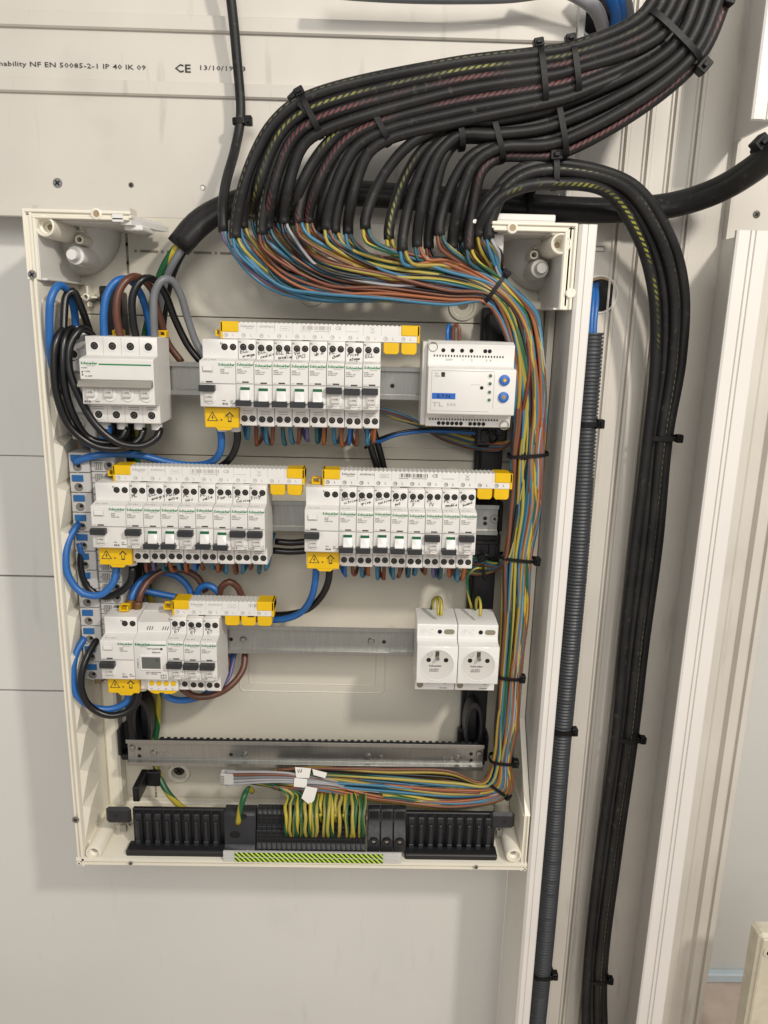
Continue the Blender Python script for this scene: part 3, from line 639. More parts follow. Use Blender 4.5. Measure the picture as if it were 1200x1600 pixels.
def warning_cover(t, w=36, with_notch=True):
    m = MB().mat('yellow'); m.box(1.5, w, -50, -40, -45, -24.3, .8); m.prism([(12, -44.5), (15, -47.5), (27, -47.5), (30, -44.5)], 'y', -49.6, -42); m.build('warning_cover', t)
    m = MB().mat('dark_print'); cx, cz = 9.5, -34
    def tri(r, w2):
        P_ = [(cx+r*math.cos(math.radians(a)), cz-1+r*math.sin(math.radians(a))) for a in (90, 210, 330)]; Q_ = [(cx+(r-w2)*math.cos(math.radians(a)), cz-1+(r-w2)*math.sin(math.radians(a))) for a in (90, 210, 330)]
        for i in range(3):
            j = (i+1) % 3; m.add([(P_[i][0], -50.15, P_[i][1]), (P_[j][0], -50.15, P_[j][1]), (Q_[j][0], -50.15, Q_[j][1]), (Q_[i][0], -50.15, Q_[i][1])], [(0, 1, 2, 3)])
    tri(6.6, 1.5)
    for poly in ([(cx+.6, cz+2.4), (cx-1.3, cz-1), (cx, cz-1), (cx-.6, cz-3.4), (cx+1.4, cz-.2), (cx+.2, cz-.2), (cx+1.2, cz+2.4)],):
        m.add([(a, -50.15, b) for a, b in poly], [tuple(range(len(poly)))])
    ax = 27; out = [(ax, cz+5.5), (ax-4.5, cz+.8), (ax-1.8, cz+.8), (ax-1.8, cz-5), (ax+1.8, cz-5), (ax+1.8, cz+.8), (ax+4.5, cz+.8)]
    c_ = (ax, cz+.3); inn = [(c_[0]+(a-c_[0])*.62, c_[1]+(b-c_[1])*.72) for a, b in out]
    for i in range(7):
        j = (i+1) % 7; m.add([(out[i][0], -50.15, out[i][1]), (out[j][0], -50.15, out[j][1]), (inn[j][0], -50.15, inn[j][1]), (inn[i][0], -50.15, inn[i][1])], [(0, 1, 2, 3)])
    m.mat('crimp').lathe(18.5, -37, [(1, -50.1), (.9, -50.3)], 10); m.build('warning_symbols', t, smooth=0)
def ferrules(t, xs, z=-43):
    for x in xs:
        m = MB().mat('cap_white'); m.T = Matrix.Identity(4)
        m.lathe(x, -27, [(4.6, z-9), (5.6, z-8.4), (5.6, z+1)], 20, axis='z'); m.build('ferrule', t)
def main_switch(x, row, label):
    t = thing('residual_current_switch', (x, 0, ROWZ[row]), label, 'main switch', 'residual current switches')
    shared('r_body', lambda: MB().mat('white').prism(body_prof(), 'x', .22, 35.78).build('body', bevel=.35), 'body', t)
    def plate():
        m = MB().mat('white'); m.box(.5, 35.5, -61.4, -60.8, 1, 21.8, .25); m.mat('grey_print').box(.5, 35.5, -61.2, -60.9, .3, .7); m.mat('dark_print').box(6.4, 13, -61.55, -61.3, 1.6, 3.0); m.mat('lgrey_print').box(1.2, 5, -61.5, -61.3, 2.1, 2.6); return m.build('label_plate')
    shared('r_plate', plate, 'label_plate', t)
    def btn():
        m = MB().mat('winc').box(3, 14, -61.9, -61.2, 11.5, 18, .3); m.mat('cap_white').box(4, 13, -63.4, -61.5, 13, 17.6, .5); m.mat('lgrey_print').box(4, 13, -61.95, -61.8, 11.8, 12.5); return m.build('test_button')
    shared('r_btn', btn, 'test_button', t)
    for sx in (22.5, 31): term_screw(sx, 36, t)
    text('print', 'N', 2.6, 'dark_print', (18, -44.2, 38), t, .03)
    brand(t, 19, 18.2, size=2.75); prints(t, 21, 14.2, ['Acti9', 'ID40', 'A9R61240']); toggle(t, .6, True)
    text('print', '40A', 2.6, 'dark_print', (22, -61.2, -20.5), t, .06); prints(t, 22, -16.6, ['6000'], 1.1, -61.2); prints(t, 30, -17, ['AC', '30mA'], 1.4, -61.2)
    prints(t, 4, 23.7, ['Test  T  mensuel'], 1.1, -56, 'lgrey_print')
    warning_cover(t); ferrules(t, (14.5, 29) if row != 2 else (26, 33)); return t
def catch(parent, x, z):
    m = MB().mat('yellow'); m.box(x-5, x+5, -12, 0, z-2, z, .4); m.box(x-5, x-3, -12, 0, z, z+4, .4); m.box(x+3, x+5, -12, 0, z, z+4, .4); m.box(x-5, x+5, -6, -2, z+3, z+5, .5); return m.build('rail_catch', parent)

NOTES = {0: [(['ECL', 'orange'], 0, 'C10'), (['ECL', 'couloir'], 0, 'C10'), (['ECL WC', 'escalier'], 0, 'C10'), (['Vol', '(PC)'], 0, 'C6'), (['Hub 2P'], 0, 'C16'), (['PC', 'cham'], 1, 'C20'), (['Prise', 'etage'], 1, 'C20'), (['ECL'], 1, 'C20')],
         1: [(['MC'], 1, 'C2'), (['ECL', 'energie'], 0, 'C10'), (['Porte', 'entre'], 0, 'C16'), (['PC', 'cuis'], 1, 'C16'), (['PC', 'salle'], 0, 'C16'), (['Four 12'], 0, 'C16'), (['PC', 'Cuisine'], 1, 'C16'), (['Frigo'], 1, 'C20')],
         2: [(['ECL', 'vitrine'], 0, 'C10'), (['ECL', 'grise'], 0, 'C10'), (['ECL', 'cuisine'], 0, 'C10'), (['Porte', 'ext'], 0, 'C10'), (['Alim', '3'], 0, 'C16'), (['PC', 'TV'], 1, 'C16'), (['PC', 'meuble'], 0, 'C16'), (['PC', 'buand'], 1, 'C20')],
         3: [(['Clim', 'ET'], 1, 'C10'), (['VMC', 'ET'], 1, 'C10'), (['Vol', 'ET'], 1, 'C10')]}
ORD = ['first', 'second', 'third', 'fourth', 'fifth', 'sixth', 'seventh', 'last']
GN = ['top row', 'second row left group', 'second row right group', 'third row']
breakers = []
for g, (x0, row) in enumerate(((-64, 0), (-181, 1), (40, 1), (-145, 2))):
    for i, (note, on, rt) in enumerate(NOTES[g]):
        o = ORD[i] if not (g == 3 and i == 2) else 'last'
        st = 'raised black lever' if on else 'green flag'
        breakers.append((g, i, breaker(x0+18*i, row, note, on, rt, f'white breaker with {st}, {o} in the {GN[g]}')))
        b_o = breakers[-1][2]; b_o.location.y += random.uniform(-.5, .3)*S; b_o.location.z += random.uniform(-.35, .35)*S; b_o.rotation_euler.x = random.uniform(-.006, .006)
main_switch(-100, 0, 'white main switch with yellow warning cover, left of the top row breakers')
main_switch(-217, 1, 'white main switch with yellow warning cover at the left end of the second row')
main_switch(4, 1, 'white main switch with yellow warning cover in the middle of the second row')
main_switch(-217, 2, 'white main switch with yellow warning cover at the left end of the third row')
o_ = bpy.data.objects

# four pole breaker
t = thing('four_pole_breaker', (-217, 0, 0), 'wide white four pole breaker with a green line and one long grey lever, upper left', 'breaker')
MB().mat('white').prism(body_prof(), 'x', .2, 71.8).build('body', t, bevel=.4)
m = MB().mat('white'); m.box(-.6, 71.4, -62, -60.8, 1.8, 21.8, .5); m.build('label_plate', t)
MB().mat('green').box(18.5, 70, -62.2, -61.9, 16.2, 17.6).build('green_line', t)
brand(t, .8, 16.6, y=-62.1, size=2.75); prints(t, 1, 12.6, ['iC60N'], 1.4, -62.1); prints(t, 4.2, 9, ['I.ON', '', 'O.OFF'], 1.6, -62.1, 'dark_print')
MB().mat('dark_print').box(1.8, 2.2, -62.15, -61.9, 5.6, 10).box(1.2, 2.8, -62.15, -61.9, 9, 10).box(1.2, 2.8, -62.15, -61.9, 5.6, 6.6).build('print', t)
MB().mat('greybar').prism([(-60.5, 1.5), (-66, 1.2), (-70, -3.5), (-70, -5.2), (-60.5, -5)], 'x', -1.6, 71).build('long_toggle', t, bevel=.5)
for k in range(4):
    m = MB().mat('winc').box(4.2+18*k, 13+18*k, -64.2, -61.2, -15, -5, .5); m.mat('lgrey_print').box(4.6+18*k, 12.8+18*k, -64.4, -64.1, -15.4, -14.8); m.build('rocker', t)
    text('print', 'I.ON', 2.1, 'dark_print', (5.3+18*k, -64.4, -11.4), t, .04)
    o = shared('housing', lambda: None, 'toggle_housing', t); o.location.x = (18*k+.3)*S
    term_screw(9+18*k, 34, t, r=3.5, ring=True); term_screw(9+18*k, -35, t, r=3.5, ring=True)
    MB().mat('lgrey_print').box(4+18*k, 15+18*k, -44.2, -43.9, -27.4, -26.6).box(4+18*k, 15+18*k, -44.2, -43.9, -29.4, -28.7).build('terminal_marks', t)
    if k: MB().mat('lgrey_print').box(18*k-.15, 18*k+.15, -44.15, -43.9, 25.5, 42.5).box(18*k-.15, 18*k+.15, -44.15, -43.9, -42.5, -25).build('pole_seam', t)
text('print', '40A', 3, 'dark_print', (1.4, -61.2, -21.4), t, .06); prints(t, 12.5, -20.6, ['6000'], 1.4, -61.2)
ferrules(t, (9, 27, 45, 63)); catch(t, 22, 45); catch(t, 68, 45)

# comb busbars
def comb(x0, n, row, flaps, label, faded=True):
    L = n*18+2; t = thing('comb_busbar', (x0, -26, ROWZ[row]+43.5), label, 'busbar', 'comb busbars')
    pr = 'lgrey_print' if faded else 'dark_print'
    m = MB().mat('white'); m.box(0, L, -10, 10, .4, 16.5, .5)
    for k in range(int(L/4.5)-1): m.box(1+k*4.5, 3.6+k*4.5, -8.5, 9, 16.2, 17.2)
    for k in range(n): m.box(3+18*k, 16+18*k, -8, 0, -3, .6)
    m.build('bar', t)
    MB().mat('yellow').box(-1, 17.5, -10.8, 11, 7, 17.6, .8).box(-1, 1.5, -10.8, 11, .2, 17.6, .5).build('end_cap', t)
    MB().mat('yellow').box(L-18, L+1.2, -10.8, 11, 7, 17.6, .8).box(L-1.5, L+1.2, -10.8, 11, .2, 17.6, .5).build('end_cap', t)
    for k in range(flaps):
        x = L-18*(k+1)+1.5; MB().mat('yellow').prism([(x-1, 1), (x+15, 1), (x+15, -9), (x+13, -11.5), (x+1, -11.5), (x-1, -9)], 'y', -9, 4).build('tooth_cover', t, bevel=.5)
    m = MB().mat(pr)
    for k in range(n): m.lathe(4.5+18*k, 4, [(2.1, -10), (2.1, -10.12), (1.65, -10.12), (1.65, -10)], 18, cap=False); 
    for k in range(n): m.mat('lgrey_print').box(18*k-.1, 18*k+.1, -10.12, -10, 7, 16)
    m.mat('hole')
    for k in (2, 5, 8):
        if k < n: m.box(18*k-8, 18*k-1, -10.2, -4, -.4, .6)
    m.build('markings', t)
    for k in range(n):
        text('print', 'N', 2.1, pr, (3.7+18*k, -10.15, 3.2), t, .03); text('print', 'L', 2.5, pr, (11.2+18*k, -10.15, 3.0), t, .03)
    text('brand_print', 'Schneider', 2.5, pr, (19.5, -10.15, 12.2), t, .05, 1.05); text('brand_print', 'Electric', 1.1, pr, (25, -10.15, 10.6), t, 0, 1.6)
    text('print', 'A9XPH612', 2.2, pr, (38.5, -10.15, 12.2), t, .03, 1.15)
    rnd = random.Random(3); m = MB().mat(pr); x = 81 if n > 7 else 83
    m.box(60, 69, -10.12, -10, 13.6, 13.8); m.box(60, 69, -10.12, -10, 10, 10.2); m.box(60, 60.2, -10.12, -10, 10, 13.8); m.box(68.8, 69, -10.12, -10, 10, 13.8); m.box(61.5, 67, -10.12, -10, 11.6, 12)
    while x < (111 if n > 7 else 92):
        w = rnd.choice((.3, .5, .9)); m.box(x, x+w, -10.12, -10, 11, 15); x += w+rnd.choice((.4, .6, 1.2))
    if n > 7:
        m.box(80, 90, -10.12, -10, 9.6, 10); m.box(94, 110, -10.12, -10, 9.6, 10); m.box(127, 139, -10.12, -10, 10, 10.3); m.box(151, 155, -10.12, -10, 9.4, 10)
        for s1 in (0, 1): m.add([(150.5+4.5*s1, -10.1, 15), (151+4.5*s1, -10.1, 15), (155.5-4.5*s1, -10.1, 10.8), (155-4.5*s1, -10.1, 10.8)], [(0, 1, 2, 3)])
        text('print', 'CE', 3.6, pr, (115, -10.15, 11.6), t, .03, 1.1)
    m.build('barcode', t, smooth=0)
    return t
comb(-82, 11, 0, 2, 'white comb busbar with yellow end caps above the top row breakers')
comb(-199, 11, 1, 2, 'white comb busbar with yellow end caps above the left group of the second row')
comb(22, 11, 1, 2, 'white comb busbar with bold print above the right group of the second row', False)
comb(-143, 6, 2, 3, 'short white comb busbar with three yellow tooth covers above the third row')
for x, z in ((-84, 48), (-202, -100), (14, -104), (-199, -253), (-150, -250)):
    t = thing('rail_clip', (x, -20, z), 'small yellow rail clip peeping out above the %s' % ('top row main switch' if z > 0 else 'second row left main switch' if x == -202 else 'second row middle main switch' if x == 14 else 'third row main switch' if x == -199 else 'energy meter'), 'clip', 'yellow rail clips'); catch(t, 0, 0)

# energy meter
t = thing('energy_meter', (-181, 0, -300), 'white energy meter with grey display between the third row main switch and breakers', 'energy meter')
m = MB().mat('white'); m.prism([(2, 43), (-20, 43), (-21, 42), (-44, 38), (-44, 27), (-60, 23), (-61, 22), (-61, -22), (-60, -23), (-44, -24), (-44, -42.5), (2, -43.5)], 'x', .2, 35.8); m.build('body', t, bevel=.4)
m = MB().mat('hole')
for k in range(3):
    for xx in (10, 27): m.add([(xx+k*2.6, -44.2, 29), (xx+.9+k*2.6, -44.2, 29), (xx+3.4+k*2.6, -43.9, 35.5), (xx+2.5+k*2.6, -43.9, 35.5)], [(0, 1, 2, 3)])
m.build('vents', t, smooth=0)
m = MB().mat('cap_white'); m.box(6.5, 30.5, -62.4, -60.5, -11, 7, .5); m.build('display_frame', t)
m = MB().mat('lcd'); m.box(8.5, 28.8, -62.8, -62, -8.6, 5, .2); m.build('display', t); text('print', '0', 5, 'dark_print', (23.5, -62.95, -1), t, .02, .9)
brand(t, 1.5, 18, size=2.75); MB().mat('green').box(15, 35, -61.3, -60.9, 18, 19.2).build('green_line', t)
prints(t, 14, 13.5, ['1000 imp/kWh'], 1.5, -61.2, 'dark_print'); MB().mat('dark_print').lathe(30, 14, [(1.5, -61), (1.4, -61.2)], 14).build('pulse_led', t)
prints(t, 20, 9.2, ['iEM2100'], 1.6, -61.2, 'dark_print'); prints(t, 12, -14.2, ['230V 10(63)A 50Hz', 'Cl 1  0.05-40A'], 1.3, -61.2)
text('print', 'A9MEM2100', 1.6, 'dark_print', (4.6, -61.2, -9), t, 0, 1, 'LEFT', 0).rotation_euler = (0, -math.pi/2, 0)
MB().mat('dark_print').box(28, 34, -61.2, -60.9, -20.5, -20).box(28, 34, -61.2, -60.9, -16.8, -16.3).box(28, 28.5, -61.2, -60.9, -20.5, -16.3).box(33.5, 34, -61.2, -60.9, -20.5, -16.3).box(30.5, 30.9, -61.2, -60.9, -20.5, -16.3).build('symbol', t)
m = MB().mat('white'); m.box(10, 44, -52, -43, -40, -25, .6); m.build('terminal_cover', t)
for k in range(4):
    MB().mat('yellow').lathe(15+8*k, -31, [(3, -51.9), (3, -52.4), (2.6, -52.9)], 18).build('seal', t); text('print', '%d%s' % (k//2+1, '+-'[k % 2]), 1.8, 'dark_print', (13.2+8*k, -52.2, -38.4), t, .03)
MB().mat('yellow').prism([(10, -40), (44, -40), (40, -43), (36, -44.5), (28, -44.5), (27, -43), (23, -43), (22, -44.5), (17, -44.5), (13, -42.5)], 'y', -51, -44).build('sealing_cover', t, bevel=.3)

# impulse module with blue dials
t = thing('dimmer_module', (127.5, 0, 0), 'grey white module with two blue dials and a blue name label, upper right', 'control module')
m = MB().mat('white'); m.prism([(2, 47), (-36, 47), (-38, 46), (-44, 44), (-44, 24.5), (-46, 22), (-60, 21), (-61, 20), (-61, -24), (-60, -25), (-46, -26), (-43, -31), (-42, -39), (-40, -40), (2, -40)], 'x', 0, 88); m.build('body', t, bevel=.7)
m = MB().mat('winc'); m.box(-5, 0, -38, 2, -39, 46, .6); m.build('side_flank', t)
m = MB().mat('slot'); m.lathe(5, 41, [(4.8, -43), (4.8, -44.6), (4.2, -44.6), (4, -40), (.01, -39.8)], 24, cap=False); m.lathe(82, -37, [(4.8, -41), (4.8, -43.4), (4.2, -43.4), (4, -39), (.01, -38.8)], 24, cap=False); m.build('corner_hole', t)
for x in (15.5, 25, 34.5, 44, 58, 62.5): MB().mat('hole').lathe(x, 37.8, [(2.1, -43.9), (2, -44.25)], 16).build('terminal_hole', t)
for x in (14, 18.6, 23.2, 27.8, 32.4, 37, 46.6, 51.2, 55.8, 60.4): MB().mat('hole').lathe(x, -36.2, [(2, -42), (1.9, -43.1)], 16).build('terminal_hole', t)
m = MB().mat('hole')
for k in range(25): m.box(6+2.9*k, 7.2+2.9*k, -44.3, -43.9, 31.4, 33.4); m.box(4+2.9*k, 5.2+2.9*k, -43.9, -42.6, -32.8, -31.2)
o = m.build('vent_slots', t); o['kind'] = 'stuff'
for x, s_ in ((18, '230V'), (35, '1'), (44, '2'), (59, '3'), (63, '4')): text('print', s_, 2.3, 'lgrey_print', (x, -44.4, 27.6), t, .02, 1.1)
text('print', '12 14 16 5  6  7     8  9 10 11', 2, 'lgrey_print', (14, -47, -29.6), t, 0, 1.1)
m = MB().mat('lgrey_print')
for a in ((3.5, 66, 18.4, 18.8), (3.5, 62, -21.6, -21.2)): m.box(a[0], a[1], -61.15, -60.9, a[2], a[3])
m.box(3.3, 3.7, -61.15, -60.9, -21, 18); m.box(66, 66.4, -61.15, -60.9, -18, 16); m.build('outline_print', t)
MB().mat('hole').box(13, 16.6, -61.3, -60.9, 12.5, 17).build('slider_window', t); MB().mat('crimp').box(14, 15.2, -61.8, -61.2, 13.4, 15, .2).build('slider', t)
MB().mat('blue_dial').box(4.5, 28, -61.5, -60.9, -9.5, -3.6, .2).build('name_label', t); text('brand_print', 'E.T.N', 3.4, 'ink', (9.5, -61.7, -8.2), t, .1, 1.25)
text('print', 'TL', 4.6, 'lgrey_print', (4.5, -61.2, -17), t, .02, 1.7); text('print', '500', 3.5, 'lgrey_print', (19.5, -61.2, -16.6), t, .02, 1.3); prints(t, 6.5, 15, ['On', 'Auto'], 1.6, -61.2, 'lgrey_print')
for z in (14.4, 6.6, -1.8, -9.6): MB().mat('white').lathe(62, z, [(2.4, -60.8), (2.3, -61.5), (1.9, -61.5), (1.7, -60.9)], 18, cap=False).mat('led').lathe(62, z, [(1.7, -60.9), (1.3, -61.4), (.4, -61.6)], 14).build('indicator_led', t)
MB().mat('hole').lathe(54, 2.4, [(1.9, -60.9), (1.8, -61.2)], 16).build('sensor_hole', t); MB().mat('lgrey_print').box(43, 52, -61.15, -60.9, 5.2, 5.5).build('print', t)
for z, k in ((10.5, 0), (-6.3, 1)):
    m = MB().mat('cap_white').lathe(76.3, z, [(6.2, -60.8), (6, -61.6)], 26); m.mat('blue_dial').lathe(76.3, z, [(5.5, -61.4), (5.2, -63), (4.6, -63.3)], 26)
    m.mat('yellow').lathe(76.3, z, [(1.7, -63.2), (1.5, -64)], 14)
    for i in range(8):
        a = i*math.pi/4; m.add([(76.3+2.2*math.cos(a)-.15*math.sin(a), -63.4, z+2.2*math.sin(a)+.15*math.cos(a)), (76.3+3.2*math.cos(a)-.1*math.sin(a), -63.4, z+3.2*math.sin(a)+.1*math.cos(a)), (76.3+3.2*math.cos(a)+.1*math.sin(a), -63.4, z+3.2*math.sin(a)-.1*math.cos(a)), (76.3+2.2*math.cos(a)+.15*math.sin(a), -63.4, z+2.2*math.sin(a)-.15*math.cos(a))], [(0, 1, 2, 3)])
    if k: m.mat('dark_print').box(75.2, 77.4, -64.2, -64, z-.25, z+.25).box(76.05, 76.55, -64.2, -64, z-1.1, z+1.1)
    m.build('dial', t)

# sockets
def socket(x, label):
    t = thing('power_socket', (x, 0, -300), label, 'socket', 'white modular sockets')
    m = MB().mat('cap_white'); m.prism([(2, 43), (-25, 43), (-44, 42), (-45, 41), (-45.5, 27), (-50, 23.5), (-60, 22.8), (-61, 22), (-61, -20.5), (-60, -21.6), (-42, -24), (-42, -38.5), (2, -38.5)], 'x', .2, 44.8); m.build('body', t, bevel=.6)
    cx, cz, R = 22.6, .8, 18.4
    m = MB().mat('cap_white'); m.lathe(cx, cz, [(R+.5, -60.9), (R+.3, -61.5), (R-.3, -61.6), (R-.8, -61.1)], 40, cap=False); m.build('collar', t)
    m = MB().mat('winc'); m.lathe(cx, cz, [(R-.7, -61.3), (R-1.2, -61.12), (.01, -61.08)], 40, cap=False); m.build('face', t)
    for sx in (-9.5, 9.5): MB().mat('hole').lathe(cx+sx, cz+6, [(2.6, -61), (2.5, -61.35)], 18).build('pin_hole', t)
    m = MB().mat('dscrew').box(cx-2.4, cx+1.8, -61.6, -61, cz+9, cz+16.5, .3); m.mat('screw').lathe(cx, cz+9.6, [(1.9, -61), (1.8, -67), (1, -68.5)], 14); m.build('earth_pin', t)
    MB().mat('lgrey_print').lathe(cx-8.5, cz+13, [(3, -61.1), (3, -61.3), (2.4, -61.3), (2.4, -61.1)], 18, cap=False).box(cx-10, cx-7, -61.3, -61.1, cz+12.8, cz+13.3).build('child_mark', t)
    text('brand_print', 'Schneider', 2.4, 'dark_print', (cx-9, -61.4, cz-1.8), t, .05, 1.05); prints(t, cx-8.5, cz-5.4, ['16A 250V~', 'A9A15310'], 1.5, -61.4)
    MB().mat('hole').lathe(25.5, 33.5, [(2.5, -45), (2.4, -45.7)], 16).build('screw_hole', t)
    m = MB().mat('slot'); n = 10; pts = [(36+3+2.9*math.cos(a), 33.5+2.9*math.sin(a)) for a in [-math.pi/2+math.pi*i/n for i in range(n+1)]]+[(36-3+2.9*math.cos(a), 33.5+2.9*math.sin(a)) for a in [math.pi/2+math.pi*i/n for i in range(n+1)]]
    m.prism(pts, 'y', -45.1, -45.6); m.build('oval_hole', t)
    text('print', 'iPC', 6.5, 'cap_white', (4, -45.7, 31), t, .02, 1.2)
    m = MB().mat('slot'); m.lathe(6, -32.5, [(3.7, -41.9), (3.6, -42.3)], 20); m.lathe(15.5, -28.5, [(2.2, -41.9), (2.2, -42.3)], 14); m.lathe(34, -29, [(2.2, -41.9), (2.2, -42.3)], 14); m.build('screw_hole', t); prints(t, 28, -36.4, ['Schneider'], 1.4, -42.2)
    return t
socket(126.5, 'white round socket module, left one of the pair on the third rail'); socket(171.8, 'white round socket module, right one of the pair beside the wire loom')

# left distribution terminal block
y0 = -20; za = at(113, 715.4, y0).z; zb = at(120, 957, y0).z; pit = (za-zb)/8
t = thing('distribution_block', (-229, 0, -200), 'grey column of push-in terminals with blue markers along the left side', 'terminal block')
TB = (-229, 0, -200)
def tb(): return P0(MB(), TB)
tb().mat('terminal').box(-230, -204, -14, 24, -346, -74, 1).build('housing', t)
for k in range(12):
    z = za-pit*k
    m = tb().mat('terminal').box(-252, -230.2, -20, 24, z-15.6, z+5.6, .6); m.build('terminal', t)
    tb().mat('tblue').box(-249.5, -237.5, -21.4, -19.6, z-3.5, z+3.5, .4).build('marker', t)
    m = tb().mat('winc').lathe(-243, z-10, [(5.6, -19.9), (5.6, -20.7), (5, -20.7), (4.8, -20)], 22, cap=False); m.mat('termdark').lathe(-243, z-10, [(5, -19.9), (4.9, -20.3)], 22); m.mat('hole').lathe(-241.6, z-8.6, [(2.2, -20.2), (2, -20.5)], 14); m.build('port', t)
zr = za-9; k = 0
while zr-k*12.6 > -338:
    z = zr-k*12.6; m = tb().mat('terminal').box(-229.6, -204.4, -16.5, -13.5, z-5.9, z+5.9, .5); m.build('terminal', t)
    m = tb().mat('termdark').box(-225.5, -217.5, -17.4, -16.2, z-4, z+4, .3)
    for j in range(4): m.mat('terminal').box(-224.6+2*j, -224+2*j, -17.7, -17.3, z-3.6, z+3.6)
    m.build('release_button', t)
    m = tb().mat('termdark').lathe(-211, z, [(5.2, -16.4), (5.1, -16.8)], 20); m.mat('hole').lathe(-210, z+1.4, [(2.6, -16.7), (2.4, -17)], 14); m.build('port', t)
    text('print', 'L'+str(k % 4+1), 2.2, 'grey_print', (-228.8+229, -16.8, z-1+200), t); k += 1
t = thing('supply_terminal', (-236, 0, 0), 'grey stepped supply terminal half hidden behind the black wire loops, upper left', 'terminal block')
m = MB().mat('terminal'); m.box(-12, 14, -16, 28, -66, 44, 1.2); m.box(-10, 12, -22, -10, 6, 30, 1); m.box(-12, 14, -24, -8, -36, -4, 1); m.build('housing', t)
for z in (24, -18, -48):
    m = MB().mat('winc').lathe(-1, z, [(5.6, -22), (5.4, -25), (4.4, -25), (4.2, -22)], 20, cap=False); m.mat('hole').lathe(0, z, [(3.4, -22), (3.2, -24.2)], 16); m.build('port', t)
MB().mat('cap_white').lathe(2, -6, [(5, 52), (5.4, 43)], 18, axis='z').build('ferrule', t)


# ------------------------------------------------------------------ cables and wires
def pp(pts): return [at(a, b, c) for a, b, c in pts]
def wthing(name, pts, r, mat, label, cat='wire', group=None, n=12, step=4):
    o = tube(name, pp(pts), r, mat, None, n, step)
    # origin at the first point
    c = Vector(o.data.vertices[0].co); o.data.transform(Matrix.Translation(-c)); o.location = c
    return tag(o, label, cat, group)
rnd = random.Random(11)
def lerp(a, b, t): return a+(b-a)*t
STN = {  # pixel ends of each station across the bundle, depth of its front layer
    'A': ((474, 150), (500, 212), -48), 'B': ((583, 176), (606, 222), -44), 'C': ((716, 186), (722, 232), -42), 'C2': ((768, 184), (782, 250), -44),
    'U1': ((700, 97), (712, 200), -50), 'U2': ((840, 80), (846, 166), -54), 'U3': ((890, 72), (897, 152), -56), 'D1': ((866, 162), (878, 244), -46),
    'K': ((1000, 22), (1084, 106), -64), 'K1': ((1030, -35), (1136, 2), -66), 'K2': ((1050, -130), (1165, -110), -66)}
def sp(st, f, layer, dl=8.6):
    (ax, ay), (bx, by), y = STN[st]
    return at(lerp(ax, bx, f), lerp(ay, by, f), y+layer*dl)
CAB = [  # end x, end y, group, material, end depth
    (368, 372, 1, 's_white', -34), (380, 357, 1, 's_plain', -22), (397, 344, 1, 's_yellow', -14), (409, 366, 1, 's_white', -34), (419, 359, 1, 's_red', -26), (430, 349, 1, 's_plain', -14), (444, 350, 1, 's_plain', -30),
    (456, 353, 2, 's_yellow', -16), (467, 348, 2, 's_red', -34), (483, 349, 2, 's_red', -26), (499, 365, 2, 's_plain', -14), (511, 359, 2, 's_plain', -34), (524, 364, 2, 's_plain', -30), (544, 366, 2, 's_plain', -24),
    (571, 358, 3, 's_plain', -40), (608, 374, 3, 's_yellow', -30), (629, 392, 3, 's_plain', -36), (652, 386, 3, 's_plain', -30), (670, 388, 3, 's_plain', -22), (687, 368, 3, 's_plain', -34), (707, 389, 3, 's_plain', -26), (719, 379, 3, 's_plain', -16), (733, 390, 3, 's_red', -34),
    (741, 372, 4, 's_plain', -18), (750, 370, 4, 's_loop', -34), (764, 373, 4, 's_white', -38), (757, 366, 4, 's_plain', -20)]
LOOMCOL = ['c_blue', 'c_brown', 'gy2']
ordn = ['second', 'third', 'fourth', 'fifth', 'sixth', 'seventh', 'eighth', 'ninth', 'tenth', 'eleventh', 'twelfth', 'thirteenth', 'fourteenth', 'fifteenth', 'sixteenth', 'seventeenth', 'eighteenth', 'nineteenth', 'twentieth', 'twenty-first', 'twenty-second', 'twenty-third', 'fourth from last', 'third from last', 'second from last', 'last', 'hidden']
gcount = {}
ends = []
